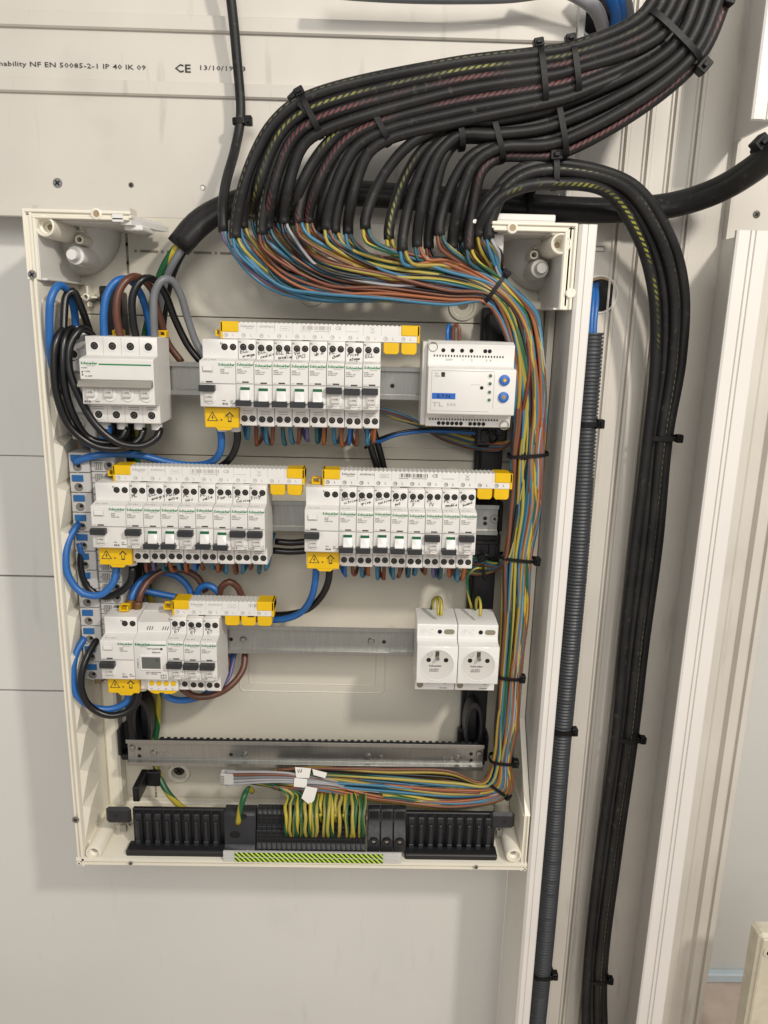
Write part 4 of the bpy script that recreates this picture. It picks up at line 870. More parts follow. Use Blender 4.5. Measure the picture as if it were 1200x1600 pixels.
for ci, (ex, ey, g, mt, ye) in enumerate(CAB):
    k = gcount.get(g, 0); gcount[g] = k+1
    f = (k+.5)/(7 if g < 3 else 9); lay = (k*2) % 3 if g == 3 else k % 2
    E = at(ex, ey, ye); E1 = at(ex-.5, ey-13, ye); 
    if g == 1:
        f2 = f*.52; pts = [sp('K2', f*.45, lay*1.1), sp('K1', f*.45, lay*1.1), sp('K', f*.42, lay*1.1), sp('U3', f2, lay*1.2), sp('U2', f2, lay*1.2), sp('U1', f2*.95, lay*1.2), sp('A', f, lay)]
        cx, cy = lerp(ex, 474, .18), lerp(ey, 160+f*50, .72); q_ = (lerp(474, 498, f), lerp(152, 208, f)); pts += [at(lerp(ex, q_[0], a_), lerp(ey, q_[1], b_), -46+lay*6+c_) for a_, b_, c_ in ((.55, .83, 0), (.27, .59, 2), (.075, .30, 4))]
    elif g == 2:
        f2 = .5+f*.5; pts = [sp('K2', .28+f*.35, 1.4+lay*1.1), sp('K1', .28+f*.35, 1.4+lay*1.1), sp('K', .28+f*.33, 1.0+lay*1.2), sp('U3', f2, .3+lay*1.2), sp('U2', f2, .2+lay*1.2), sp('U1', .45+f*.5, .2+lay*1.2), sp('B', f, lay)]
        q_ = (lerp(583, 603, f), lerp(178, 216, f)); pts += [at(lerp(ex, q_[0], a_), lerp(ey, q_[1], b_), -42+lay*6+c_) for a_, b_, c_ in ((.55, .83, 0), (.27, .59, 2), (.075, .30, 4))]
    elif g == 3:
        pts = [sp('K2', .55+f*.45, lay*1.1), sp('K1', .55+f*.45, lay*1.1), sp('K', .58+f*.42, lay*1.1), sp('D1', f, lay*.9), sp('C2', f, lay*.9)]
        if k < 5: pts += [sp('C', f*1.4, lay*.9)]
        tx = 716 if k < 5 else 770
        q_ = (tx, lerp(188, 246, f)); pts += [at(lerp(ex, q_[0], a_), lerp(ey, q_[1], b_), -42+lay*5+c_) for a_, b_, c_ in ((.55, .84, 0), (.27, .60, 2), (.075, .30, 4))]
    else:
        j = (1, 0, 2, 3)[k]; off = (0, 13, 22, 36)[j]; la = (0, 8, 2, 10)[j]
        pts = [at(914+j*11, 1680, 32+la*.4), at(917+j*8.5, 1525, 30+la), at(937+j*9.5, 1330, 32+la*.7), at(962+j*9.5, 1150, 27+la), at(975+j*11, 1000, 30+la*.8), at(992+j*12, 850, 30+la*.6), at(1012+j*10.5, 683, 22+la), at(1024+j*13.5, 560, 16+la), at(1020+j*16, 450, 6+la), at(996+j*16.5, 368, -6+la), at(948+j*13, 300-j*4, -22+la), at(866, 287-j*10.5, -40+la)]
        q_ = (866, 287-j*10.5); pts += [at(lerp(ex, q_[0], a_), lerp(ey, q_[1], b_), -42+la*.6+c_) for a_, b_, c_ in ((.55, .93, 0), (.25, .72, 1), (.07, .38, 2))]
        pts.append(None)
    if pts[-1] is None: pts = pts[:-1]
    pts += [E1, E]
    col = {'s_plain': 'plain black', 's_yellow': 'yellow hatched black', 's_red': 'pink hatched black', 's_white': 'finely marked black', 's_loop': 'yellow hatched black'}[mt]
    where = ' of cut ends' if g < 4 else ', looping over to the right'
    lab = f'{col} cable, {ordn[ci]}{"" if "last" in ordn[ci] else " from left"} in the fan{where}' if ci < 26 else 'plain black cable ending half hidden at the right end of the fan'
    t = thing('black_cable', E, lab, 'cable', 'black multi-core cables'); ends.append((ex, ey, ye, t, g))
    o = tube('sheath', pts, 6.0 if g == 4 else 5.35 if mt != 's_white' else 5.7, mt, t, 14, 6); o.matrix_parent_inverse = t.matrix_world.inverted() if False else Matrix.Translation(-E*S)

# conductors: from each cut end into the loom
L_ST = {500: (400, 468), 600: (402, 472), 700: (404, 476)}
cores = []
for ci, (ex, ey, ye, t, g) in enumerate(ends):
    for j in range(5 if ci % 2 else 4): cores.append((ex+(j%3-1)*4+(j>2)*1.5, ey, ye+(-2, 2, -1, 1.5, 0)[j], t, ci, j))
cores.sort(key=lambda c: c[0]+rnd.uniform(-3, 3))
N = len(cores); ci2 = {}
palette = ['c_blue', 'c_brown', 'gy2', 'c_blue', 'c_orange', 'c_yellow', 'c_teal', 'c_brown', 'c_orange', 'c_blue', 'c_dbrown', 'gy2', 'c_black', 'c_brown', 'c_blue', 'c_teal', 'c_brown', 'c_yellow', 'c_blue', 'c_orange', 'c_black', 'gy', 'c_brown', 'c_teal', 'c_dbrown']
VL = [  # loom stations below the first tie: left px, right px, y px, depth
    (774, 842, 492, -26), (797, 851, 560, -28), (803, 855, 635, -28), (797, 851, 710, -27), (797, 846, 790, -25), (786, 831, 872, -25), (782, 827, 960, -24), (778, 814, 1056, -24), (772, 811, 1130, -22), (768, 799, 1187, -22)]
BL = [(752, 796, 1222, 1240), (700, 722, 1205, 1262), (600, 600, 1202, 1252), (500, 500, 1198, 1236), (430, 430, 1200, 1232)]
for i, (x, y, d, t, ci, j) in enumerate(cores):
    rank = i/N; fr = min(.98, max(.02, rank+rnd.uniform(-.05, .05)))     # 0 = from the left
    lay = rnd.choice((0, 1, 2, 3)); dz = lambda: rnd.uniform(-1.5, 1.5)
    mat = palette[(ci*3+j*1+ (ci//3)) % len(palette)] if rnd.random() < .85 else rnd.choice(palette)
    r = rnd.uniform(1.65, 2.05)
    pts = [at(x, y-7, d), at(x+1, y+4, d), at(x+8+(j-1)*3, y+20, d)]
    yb = []
    for sx in (440, 500, 600, 700):
        if sx > x+38:
            y0_, y1_ = (402, 460) if sx == 440 else L_ST[sx]
            nex = max(sum(1 for c in cores if c[0]+38 < sx), 1); ff = 1-min(i/nex, 1)
            ff = min(1, max(0, ff+rnd.uniform(-.11, .11)))
            yy = lerp(y0_, y1_, ff)
            if sx == 440: yy = lerp(410, 452, ff)
            pts.append(at(sx+rnd.uniform(-5, 5), yy, -28+lay*5+dz()))
    ff = 1-fr; ff = min(1, max(0, ff)); pts.append(at(lerp(787, 757, ff), lerp(431, 473, ff), -30+lay*4.2))
    lev = 2 if rank > .55 or j in (2, 4) else (0 if rnd.random() < .5 else 1)
    nst = {0: 4, 1: 6, 2: 10}[lev]; w = fr
    for si in range(nst):
        xl, xr, yy, dd = VL[si]
        w = min(.99, max(.01, w+rnd.uniform(-.1, .1)))
        if lev == 0 and si == 3: break
        if lev < 2 and si >= nst-2: w *= .5
        pts.append(at(lerp(xl+2, xr-2, w), yy+rnd.uniform(-6, 6), dd+lay*4.4))
    if lev == 0:
        k = rnd.uniform(0, 1); pts += [at(795-k*8, 690+k*10, 4+k*8), at(745, 688+k*14, 22+k*10), at(690, 672+k*14, 26+k*8), at(lerp(560, 640, k), 640+k*12, 24), at(lerp(480, 560, k), 622+k*8, 22)]
    elif lev == 1:
        k = rnd.uniform(0, 1); pts += [at(778-k*6, 880+k*12, 4+k*10), at(745, 872+k*26, 12+k*12), at(700, 862+k*22, 22), at(640, 845+k*14, 24), at(570, 842+k*8, 24)]
    else:
        k = w
        for bi, (xa, xb, ya, yb2) in enumerate(BL):
            kk = min(1, max(0, k+rnd.uniform(-.1, .1)))
            if bi == 0: pts.append(at(lerp(xa, xb, kk), lerp(ya, yb2, kk), -18+lay*4))
            else: pts.append(at(lerp(xa, xb, kk)+rnd.uniform(-4, 4), lerp(ya, yb2, kk), -16+lay*4+dz()))
            if bi == 2 and rnd.random() < .2: break
        if mat in ('c_brown', 'c_dbrown') and rnd.random() < .3: mat = 'c_grey'
    o = tube('core', pts, r, mat, t, 7, 7); o.matrix_parent_inverse = Matrix.Translation(-Vector(t.location))

# solitary cable from the top left and the thick feeder cable
t = thing('black_cable', at(349, 362, -30), 'plain black cable hanging alone from the top, outermost on the left of the fan', 'cable', 'black multi-core cables')
for nm, P_, r, m_ in (('sheath', [(352, -60, 30), (361, 0, 34), (370, 90, 40), (376, 180, 40), (368, 230, 30), (352, 290, -5), (348, 330, -24), (349, 362, -30)], 5.0, 's_plain'),):
    o = tube(nm, pp(P_), r, m_, t, 14, 6); o.matrix_parent_inverse = Matrix.Translation(-Vector(t.location))
for dx, m_, yy in ((-2, 'c_purple', 0), (2, 'c_blue', 6), (0, 'c_brown', 3)):
    o = tube('core', pp([(349+dx, 356, -30), (352+dx, 374, -30), (366, 392+yy, -28), (400, 430+yy, -24), (440, 452+yy, -20), (500, 466+yy*.6, -16), (600, 470, -16), (700, 474, -16), (758, 472, -18), (780, 500, -10), (800, 560, -10), (804, 640, -10), (800, 720, -6), (796, 800, -4)]), 1.9, m_, t, 8, 6); o.matrix_parent_inverse = Matrix.Translation(-Vector(t.location))

t = thing('feeder_cable', at(280, 380, 20), 'thick black supply cable crossing behind the fan from the right edge', 'cable')
fc_ = [(1260, 190, -70), (1215, 232, -60), (1180, 262, -40), (1120, 298, -2), (1050, 320, 30), (960, 328, 42), (860, 325, 44), (760, 316, 42), (640, 308, 40), (520, 300, 40), (420, 304, 36), (350, 325, 30), (308, 350, 24), (278, 386, 20)]
o = tube('sheath', pp(fc_), 13, 's_plain', t, 20, 8); o.matrix_parent_inverse = Matrix.Translation(-Vector(t.location))
o = tube('inner_sheath', pp([(a, b+5, c-6) for a, b, c in fc_[:-2]]+[(312, 356, 16), (286, 384, 13)]), 10, 's_plain', t, 18, 8); o.matrix_parent_inverse = Matrix.Translation(-Vector(t.location))
for m_, P_ in (('gy', [(285, 375, 18), (262, 405, 18), (246, 440, 24), (236, 480, 30), (224, 540, 38), (216, 620, 44), (214, 720, 46), (222, 840, 46), (238, 960, 46), (248, 1060, 44), (246, 1130, 40), (241, 1185, 34), (258, 1232, 20), (285, 1262, 6), (312, 1274, -2)]),
               ('w_grey', [(289, 383, 16), (270, 412, 16), (258, 440, 22), (250, 480, 32), (240, 540, 42), (234, 620, 46)]), ('w_black', [(292, 385, 22), (280, 405, 26), (268, 435, 34), (258, 480, 42), (250, 560, 48)]), ('w_brown', [(286, 380, 24), (270, 410, 30), (254, 470, 44), (240, 560, 50)])):
    o = tube('core', pp(P_), 3.9, m_, t, 12, 5); o.matrix_parent_inverse = Matrix.Translation(-Vector(t.location))

# power wires, one thing each
PW = [
 ('w_blue', [(163, 532, -22), (162, 490, -24), (168, 458, -22), (184, 438, -16), (203, 438, -4), (218, 456, 10), (230, 490, 24), (238, 545, 36)], 'blue wire arching out of the first top terminal of the four pole breaker'),
 ('w_brown', [(189, 532, -22), (182, 490, -26), (186, 456, -24), (200, 436, -18), (216, 433, -6), (236, 450, 6), (248, 490, 16), (262, 535, 24), (284, 566, 28)], 'brown wire arching out of the second top terminal of the four pole breaker'),
 ('w_black', [(214, 534, -22), (207, 495, -26), (208, 460, -26), (222, 437, -22), (238, 436, -12), (256, 455, 0), (274, 500, 10), (294, 540, 14), (316, 568, 14)], 'black wire arching out of the third top terminal of the four pole breaker'),
 ('w_grey', [(242, 534, -22), (240, 490, -28), (242, 456, -28), (254, 437, -26), (268, 438, -18), (282, 460, -8), (294, 500, 2), (308, 538, 6), (326, 566, 6)], 'grey wire arching out of the fourth top terminal of the four pole breaker'),
 ('w_blue', [(170, 664, -27), (168, 678, -26), (156, 690, -18), (138, 694, -4), (120, 680, 8)], 'short blue wire curving left from the first bottom ferrule of the four pole breaker'),
 ('w_black', [(197, 667, -27), (192, 682, -30), (170, 692, -32), (138, 684, -36), (116, 652, -44), (102, 608, -48), (98, 560, -48), (102, 526, -42), (112, 514, -30), (122, 528, -12), (130, 565, 6)], 'black wire looping from the second bottom ferrule of the four pole breaker'),
 ('w_black', [(224, 668, -27), (220, 684, -30), (196, 699, -36), (150, 697, -42), (110, 668, -48), (90, 622, -52), (84, 570, -52), (88, 532, -48), (98, 515, -38), (110, 526, -18), (120, 560, 4)], 'black wire making the widest loop at the left of the four pole breaker'),
 ('w_black', [(250, 669, -27), (246, 682, -32), (224, 696, -38), (186, 692, -42), (150, 664, -46), (124, 620, -48), (108, 575, -48), (111, 535, -44), (128, 514, -34), (144, 524, -16), (152, 545, 2)], 'black wire looping from the fourth bottom ferrule of the four pole breaker'),
 ('w_black', [(148, 545, 4), (138, 512, -8), (126, 478, -18), (114, 455, -24), (104, 462, -28), (100, 495, -34), (99, 530, -38), (96, 565, -30), (98, 600, -14), (104, 630, 0)], 'black wire arching beside the blue one at the upper left corner'),
 ('w_blue', [(84, 585, -30), (78, 545, -44), (77, 505, -50), (80, 465, -50), (92, 446, -40), (107, 456, -22), (116, 485, -8), (118, 512, -2), (118, 532, 0)], 'blue wire arching at the upper left corner into the grey supply terminal'),
 ('w_blue', [(343, 666, -27), (346, 684, -27), (344, 706, -22), (330, 722, -10), (300, 727, 0), (262, 722, -2), (220, 712, -10), (175, 709, -20), (140, 714, -26), (117, 722, -20)], 'blue wire from the top row main switch sweeping left above the second row'),
 ('w_black', [(370, 668, -27), (371, 686, -27), (364, 710, -18), (346, 728, -2), (318, 738, 10), (270, 742, 20)], 'black wire curving down from the top row main switch'),
 ('w_black', [(574, 670, 14), (580, 700, 14), (590, 735, 16), (594, 770, 22)], 'left black wire dropping behind the last breakers of the top row'),
 ('w_black', [(583, 670, 20), (592, 700, 20), (600, 735, 22), (602, 770, 26)], 'right black wire dropping behind the last breakers of the top row'),
 ('w_blue', [(124, 817, -18), (110, 838, -28), (103, 868, -36), (107, 900, -40), (128, 926, -40), (155, 930, -38), (176, 912, -34), (183, 884, -28)], 'blue wire looping between the terminal column and the second row left main switch'),
 ('w_black', [(207, 886, -27), (205, 905, -26), (190, 923, -22), (162, 932, -20), (138, 918, -20), (127, 890, -20), (128, 862, -18), (142, 838, -8)], 'black wire looping below the second row left main switch'),
 ('w_blue', [(124, 848, -18), (130, 868, -18), (150, 890, -6), (178, 906, 6), (205, 918, 12), (240, 926, 18), (290, 936, 22)], 'blue wire running diagonally from the terminal column behind the second row loops'),
 ('w_blue', [(204, 950, -14), (207, 930, -10), (220, 908, 2), (243, 896, 12), (272, 898, 18), (292, 914, 18), (302, 935, 16)], 'blue wire arching from the third row main switch to its comb busbar'),
 ('w_brown', [(216, 952, -14), (219, 930, -12), (232, 908, -2), (256, 892, 6), (284, 890, 12), (308, 902, 14), (322, 925, 12)], 'brown wire arching over the third row main switch'),
 ('w_blue', [(308, 935, 6), (312, 920, 4), (324, 914, 2), (338, 922, 2), (346, 936, 4)], 'short blue wire arch behind the comb busbar of the third row'),
 ('w_brown', [(342, 936, 4), (346, 918, 0), (358, 909, -2), (370, 916, 2), (380, 936, 8)], 'short brown wire arch behind the comb busbar of the third row'),
 ('w_blue', [(494, 886, -27), (493, 905, -26), (486, 935, -18), (470, 957, -6), (445, 967, 4), (410, 968, 14), (360, 962, 20)], 'blue wire dropping from the second row middle main switch and turning left'),
 ('w_black', [(515, 888, -27), (513, 908, -26), (502, 932, -16), (480, 952, -2), (448, 960, 10), (400, 960, 20)], 'black wire dropping from the second row middle main switch and turning left'),
 ('w_blue', [(133, 996, -18), (120, 1018, -28), (114, 1050, -36), (120, 1085, -40), (142, 1104, -38), (172, 1108, -32), (196, 1098, -28), (203, 1078, -26)], 'blue wire looping between the terminal column and the third row main switch'),
 ('w_black', [(162, 986, -6), (146, 1008, -24), (131, 1040, -38), (127, 1075, -44), (141, 1104, -42), (172, 1118, -38), (202, 1110, -32), (214, 1094, -28), (217, 1078, -26)], 'black wire looping below the third row main switch'),
 ('w_brown', [(383, 1020, 16), (380, 1045, 6), (362, 1070, -6), (334, 1086, -12), (305, 1088, -16), (284, 1076, -18)], 'brown wire curving under the third row breakers'),
 ('w_blue', [(254, 1076, -18), (264, 1090, -14), (290, 1094, -6), (330, 1080, 8), (355, 1050, 18), (366, 1020, 24)], 'blue wire curving under the third row breakers'),
 ('w_black', [(430, 846, 30), (455, 848, 30), (480, 846, 30)], 'black wire glimpsed behind the gap between the second row groups, upper'),
 ('w_black', [(425, 860, 26), (455, 862, 26), (485, 860, 26)], 'black wire glimpsed behind the gap between the second row groups, lower'),
]
for m_, P_, lab in PW:
    o = wthing('wire', P_, 3.9, m_, lab, 'wire', None, 14, 4)
    if P_[0][:2] in ((204, 950), (216, 952)):
        a_, b_ = at(*P_[0]), at(*P_[1]); d_ = (b_-a_).normalized(); sl = tube('crimp_sleeve', [Vector(), d_*5, d_*10], 4.9, 'crimp', o, 16, 3)
for lab, P_, m_, r in (('thin blue wire running right from the top row breakers to the loom', [(576, 690, 20), (592, 690, 14), (620, 680, 10), (670, 674, 14), (730, 676, 20), (785, 680, 22)], 'w_blue', 1.9),
    ('thin black wire running beside the thin blue one to the loom', [(570, 700, 24), (592, 686, 18), (622, 676, 15), (672, 670, 18), (735, 670, 24)], 'w_black', 1.7),
    ('thin blue hook wire on top of the blue dial module', [(700, 540, -20), (699, 520, -20), (701, 508, -16), (704, 512, -8), (704, 534, 0)], 'w_blue', 1.9),
    ('thin brown hook wire on top of the blue dial module', [(709, 540, -14), (708, 516, -16), (712, 507, -18), (717, 512, -20), (717, 540, -20)], 'c_brown', 1.9),
    ('green and yellow wire hook standing on the left socket', [(689, 962, -40), (690, 944, -34), (687, 934, -26), (678, 936, -14), (673, 956, 0)], 'gy', 1.7),
    ('second green and yellow hook on the left socket', [(685, 962, -38), (684, 942, -30), (682, 935, -22), (676, 942, -10), (676, 960, 4)], 'gy', 1.6),
    ('green and yellow hook wire standing on the right socket', [(750, 963, -40), (751, 944, -34), (749, 934, -26), (745, 936, -16), (743, 956, 0)], 'gy', 1.7),
    ('long green and yellow wire hanging above the right socket', [(760, 888, 6), (742, 888, 2), (731, 900, -2), (731, 922, -2), (737, 952, 2)], 'gy', 1.6),
    ):
    wthing('wire', P_, r, m_, lab, 'wire', None, 10, 3)

# short loops under the breakers
lc = [('c_blue', 'c_dbrown'), ('c_blue', 'c_brown'), ('c_teal', 'c_blue'), ('c_brown', 'c_purple'), ('c_teal', 'c_orange'), ('c_blue', 'c_orange'), ('w_blue', 'c_brown'), ('c_blue', 'c_orange')]
cname = {'c_blue': 'light blue', 'c_dbrown': 'dark brown', 'c_brown': 'brown', 'c_teal': 'teal', 'c_purple': 'violet', 'c_orange': 'orange brown', 'w_blue': 'blue'}
for g, i, b in breakers:
    if g == 3 and i == 0: pass
    cx, zz = b.location.x/S, b.location.z/S
    for j in (0, 1):
        x = cx+(5.2, 13.2)[j]; m_ = lc[(i+g*3) % 8][j]; sw = rnd.uniform(-8, 8); dp = rnd.uniform(17, 25) if g in (0, 2) else rnd.uniform(15, 21) if g == 1 else rnd.uniform(6, 10); mid = rnd.uniform(-4, 4)
        P_ = [(x, -18, zz-41), (x+mid*.2, -18, zz-43-dp*.55), (x+mid*.5, -15, zz-43-dp*.93), (x+mid, -9, zz-44-dp), (x+mid+sw*.5, -3, zz-43-dp*.9), (x+mid+sw, 2, zz-43-dp*.4), (x+mid+sw*1.3, 10, zz-36), (x+sw*1.5, 20, zz-26)]
        o = tube('wire_loop', P_, 2.2, m_, None, 10, 2.2); c = Vector(o.data.vertices[0].co); o.data.transform(Matrix.Translation(-c)); o.location = c
        o_nm = ORD[i] if not (g == 3 and i == 2) else 'last'
        tag(o, f"{cname[m_]} wire loop, {('left', 'right')[j]} one under {o_nm} breaker of the {GN[g]}", 'wire', 'short wire loops under the breakers')

# cable ties
def tie(P1, P2, y, depth, label, w=5.4, head=1, tail=0, group='black cable ties', hs=1.0):
    A = at(P1[0], P1[1], y); B = at(P2[0], P2[1], y); c = (A+B)/2; ax = (B-A); a = ax.length/2; ax.normalize(); Y = Vector((0, 1, 0)); T = ax.cross(Y).normalized()
    t = thing('cable_tie', c, label, 'cable tie', group); vs = []; fs = []; n = 32
    for i in range(n):
        th = 2*math.pi*i/n; cs, sn = math.cos(th), math.sin(th); e = .62
        u, v = math.copysign(abs(cs)**e, cs), math.copysign(abs(sn)**e, sn)
        for du, dt in ((0, -w/2), (0, w/2), (1.1, w/2), (1.1, -w/2)): vs.append(ax*(u*(a+du))+Y*(v*(depth/2+du))+T*dt)
    for i in range(n):
        j = (i+1) % n
        for k in range(4): fs.append((4*i+k, 4*i+(k+1) % 4, 4*j+(k+1) % 4, 4*j+k))
    m = MB().mat('tie').add(vs, fs); m.build('band', t)
    hd = (ax*(a+1.5)*head)+Y*(-depth*.25)
    m = MB().mat('tie'); m.T = Matrix.Translation(hd) @ Matrix(((ax.x, Y.x, T.x, 0), (ax.y, Y.y, T.y, 0), (ax.z, Y.z, T.z, 0), (0, 0, 0, 1)))
    hs *= 1.15; m.box(-3.2*hs, 3.2*hs, -4*hs, 4*hs, -4*hs, 4*hs, .8); m.box(-1.2*hs, 1.4*hs, -6*hs, -4*hs, -2.6, 2.6, .5)
    if tail: m.box(-1, .4, 3, 3+tail, -2, 2, .3)
    m.build('head', t); return t
tie((470, 150), (502, 214), -40, 32, 'cable tie round the outer bundle at the upper left bend', head=-1)
tie((461, 158), (488, 190), -40, 26, 'second cable tie just left of the one at the upper left bend', head=-1, w=4)
tie((580, 174), (608, 226), -36, 30, 'cable tie round the middle bundle left of the pink hatched cable', head=-1)
tie((715, 182), (722, 234), -32, 30, 'left one of two cable ties round the inner bundle', head=-1, hs=1.2)
tie((765, 180), (784, 254), -32, 34, 'right one of two cable ties round the inner bundle', head=-1)
tie((838, 76), (848, 170), -42, 40, 'left one of two cable ties round the upper bundle', head=-1)
tie((887, 70), (898, 156), -42, 42, 'right one of two cable ties round the upper bundle', head=-1)
tie((864, 158), (880, 248), -34, 38, 'cable tie round the lower bundle above the looping cables', head=-1, hs=1.2)
tie((866, 247), (866, 296), -34, 22, 'cable tie on top of the looping cables beside the enclosure corner', head=-1, hs=1.3)
tie((998, 20), (1088, 108), -50, 46, 'large cable tie round the whole bundle at the upper right', head=1, w=5.5, hs=1.4, group='black cable ties')
tie((1028, -30), (1128, 4), -52, 46, 'cable tie cut by the top edge round the whole bundle', head=1, w=5.5, hs=1.3)
tie((365, 190), (387, 190), 40, 12, 'small cable tie on the solitary hanging cable', head=1)
tie((787, 430), (755, 474), -22, 24, 'cable tie where the coloured wires turn down', head=-1, w=4)
tie((794, 712), (855, 708), -18, 24, 'cable tie on the wire loom beside the gap above the second row', head=-.3, w=3.6)
tie((781, 868), (835, 874), -16, 24, 'cable tie on the wire loom beside the second row', head=1, w=3.6)
tie((774, 1052), (812, 1056), -16, 24, 'cable tie on the wire loom beside the right socket', head=1, w=3.6)
tie((765, 1184), (802, 1188), -14, 22, 'cable tie on the wire loom at the lowest rail', head=1, w=3.6)
tie((760, 1216), (790, 1238), -10, 20, 'cable tie where the loom turns to the bottom left', head=1, w=3.6)
tie((1010, 683), (1056, 684), 28, 22, 'cable tie on the vertical black bundle, upper one', head=1)
tie((959, 1150), (1000, 1152), 32, 22, 'cable tie on the vertical black bundle, middle one', head=1)
tie((913, 1526), (950, 1526), 36, 22, 'cable tie on the vertical black bundle, lower one', head=1)
tie((826, 300), (826, 344), 36, 26, 'cable tie round the thick supply cable above the right enclosure corner', head=-1, hs=1.2)
tie((1183, 228), (1212, 262), -46, 30, 'cable tie on the thick supply cable at the right edge', head=-1, hs=1.5)
tie((752, 872), (757, 905), 6, 14, 'small cable tie on the crossing wires beside the second row', head=-1, w=3)
tie((764, 655), (766, 690), 10, 14, 'small cable tie under the blue dial module', head=-1, w=3)

# corrugated conduit with blue wires
t = thing('corrugated_conduit', at(925, 522, 40), 'grey corrugated conduit running down beside the enclosure', 'conduit')
cp_ = pp([(925, 520, 38), (920, 600, 38), (914, 680, 38), (904, 850, 38), (891, 1000, 38), (877, 1150, 38), (863, 1330, 38), (850, 1480, 38), (836, 1620, 38), (828, 1700, 38)])
pts = resample(cp_, 1.0); rr = lambda L: 12.2+(.9 if (L % 4.2) < 2.3 else -1.0)
o = tube('corrugated_tube', pts, 12, 'conduit', t, 22, 1, rfun=rr, resamp=False); o.matrix_parent_inverse = Matrix.Translation(-Vector(t.location))
for i, dx in enumerate((-5, 0, 5)):
    wthing('wire', [(921+dx, 640, 38), (923+dx, 560, 36), (924+dx, 510, 38), (926+dx*1.2, 475, 44), (927+dx, 450, 56), (929+dx, 436, 80)], 2.9, 'w_blue', ('left', 'middle', 'right')[i]+' blue wire entering the corrugated conduit from the round hole', 'wire', 'blue wires of the conduit')
for px, py, l in ((918, 661, 'cable tie at the upper part of the grey conduit'), (878, 1138, 'cable tie at the middle of the grey conduit'), (848, 1517, 'cable tie at the lower part of the grey conduit')):
    tie((px-17, py), (px+15, py), 38, 28, l, head=1, hs=1.1)

# pipes at the top
for m_, P_, r, lab, cat in (('w_grey', [(505, -14, 20), (560, -9, 22), (640, -5, 24), (720, -4, 24), (800, -6, 26), (860, -14, 26)], 6, 'dark grey cable along the very top edge', 'cable'),
    ('c_grey', [(840, -30, 20), (900, -8, 22), (930, 14, 30), (942, 44, 50), (944, 70, 80)], 7, 'pale grey cable bending into the round hole at the top', 'cable'),
    ('w_blue', [(930, -40, 24), (952, -6, 26), (962, 20, 34), (960, 50, 50), (955, 80, 80)], 5.5, 'left blue cable bending into the round hole at the top', 'cable'),
    ('w_blue', [(944, -40, 28), (966, -6, 30), (972, 22, 40), (968, 50, 56), (962, 80, 84)], 5.0, 'right blue cable bending into the round hole at the top', 'cable'),
    ('w_grey', [(950, -50, 30), (974, -8, 34), (982, 24, 44), (978, 52, 60)], 6, 'dark grey cable beside the blue ones at the top', 'cable')):
    wthing('wire', P_, r, m_, lab, cat)

# ------------------------------------------------------------------ earth terminal strip at the bottom
t = thing('terminal_carrier', (0, 0, -530), 'long black ribbed terminal carrier along the bottom of the enclosure', 'terminal carrier')
TC = (0, 0, -530)
def tc(dy=-14): m = MB(); m.T = Matrix.Translation(Vector((0, dy, -2))-Vector(TC)); return m
for x0, x1 in ((-206, -95), (122, 232)):
    m = tc().mat('black'); m.box(x0, x1, -10, -4, -560, -508, 1); m.box(x0-6*(x0 < 0), x1+2, -26, -6, -566, -554, 2); m.prism([(-26, -554), (-26, -552.5), (-17, -550), (-10, -554)], 'x', x0, x1); m.build('tray', t)
    k = 0; x = x0+4
    while x+8 < x1:
        m = tc().mat('black2'); m.box(x, x+7.8, -15, -9, -553, -512, 1); m.box(x+1.8, x+6, -18.5, -14, -551, -520, .8); m.box(x+.8, x+7, -20, -14, -552, -545, .8); m.box(x-1.2, x-.3, -13, -9, -552, -511, .2); m.build('slot_rib', t); x += 11.6
for s_, x in ((-1, -222), (1, 240)):
    m = tc(0).mat('black2'); m.box(min(x+s_*14, x-s_*16), max(x+s_*14, x-s_*16), -31, -24, -525, -503, 5); m.mat('black').lathe(x+s_*2, -514, [(2.2, -30.9), (2, -31.5)], 14); m.build('end_tab', t)
    m = tc(0); screw_mb(m, x+s_*-6+4, -534, -18, 3.6); m.build('clamp_screw', t); tc(0).mat('screw').box(x-4, x+4, -14, -8, -548, -538, .6).build('clamp', t)
m = tc(0).mat('black'); m.box(-208, -200, -14, 26, -506, -486, 1); m.box(-200, -184, 18, 26, -506, -486, 1); m.box(-204, -202, -16, -13, -504, -490, .4); m.build('end_bracket', t)
te = thing('earth_terminal_strip', (16, 0, -540), 'anthracite earth terminal strip holding the green and yellow wires', 'terminal strip')
def te_():
    m = MB(); k = .76; m.T = Matrix.Translation(-Vector((16, 0, -540))) @ Matrix(((1, 0, 0, 0), (0, 1, 0, -3), (0, 0, k, -506+497*k), (0, 0, 0, 1))); return m
m = te_().mat('black2'); m.prism([(-12, -500), (-24, -498), (-30, -504), (-30, -556), (-36, -562), (-36, -566), (-12, -566)], 'x', -95, -57); m.build('head_block', te, bevel=1)
m = te_().mat('hole'); m.lathe(-82, -538, [(6.5, -30.2), (5, -30.6), (3.4, -30.4), (3, -31)], 22); m.lathe(-72, -505, [(5, -30.1), (4.6, -30.8)], 18); m.build('head_hole', te)
for k in range(22):
    x = -56+5.95*k
    m = te_().mat('black2'); m.prism([(-12, -499), (-22, -499), (-26, -504), (-26, -527), (-31, -529), (-31, -552), (-37, -556), (-37, -566), (-12, -566)], 'x', x, x+5.7); m.build('terminal', te, bevel=.3)
    m = te_().mat('hole')
    for z, yy in ((-507, -26.2), (-513.5, -26.2), (-519.5, -26.2), (-534, -31.2), (-540.5, -31.2), (-547, -31.2)):
        if z in (-507, -534): m.lathe(x+2.9, z, [(2.5, yy), (2.3, yy-.4)], 12)
        else: m.box(x+.9, x+4.9, yy-.3, yy+.1, z-2.3, z+2.3)
    m.build('port', te)
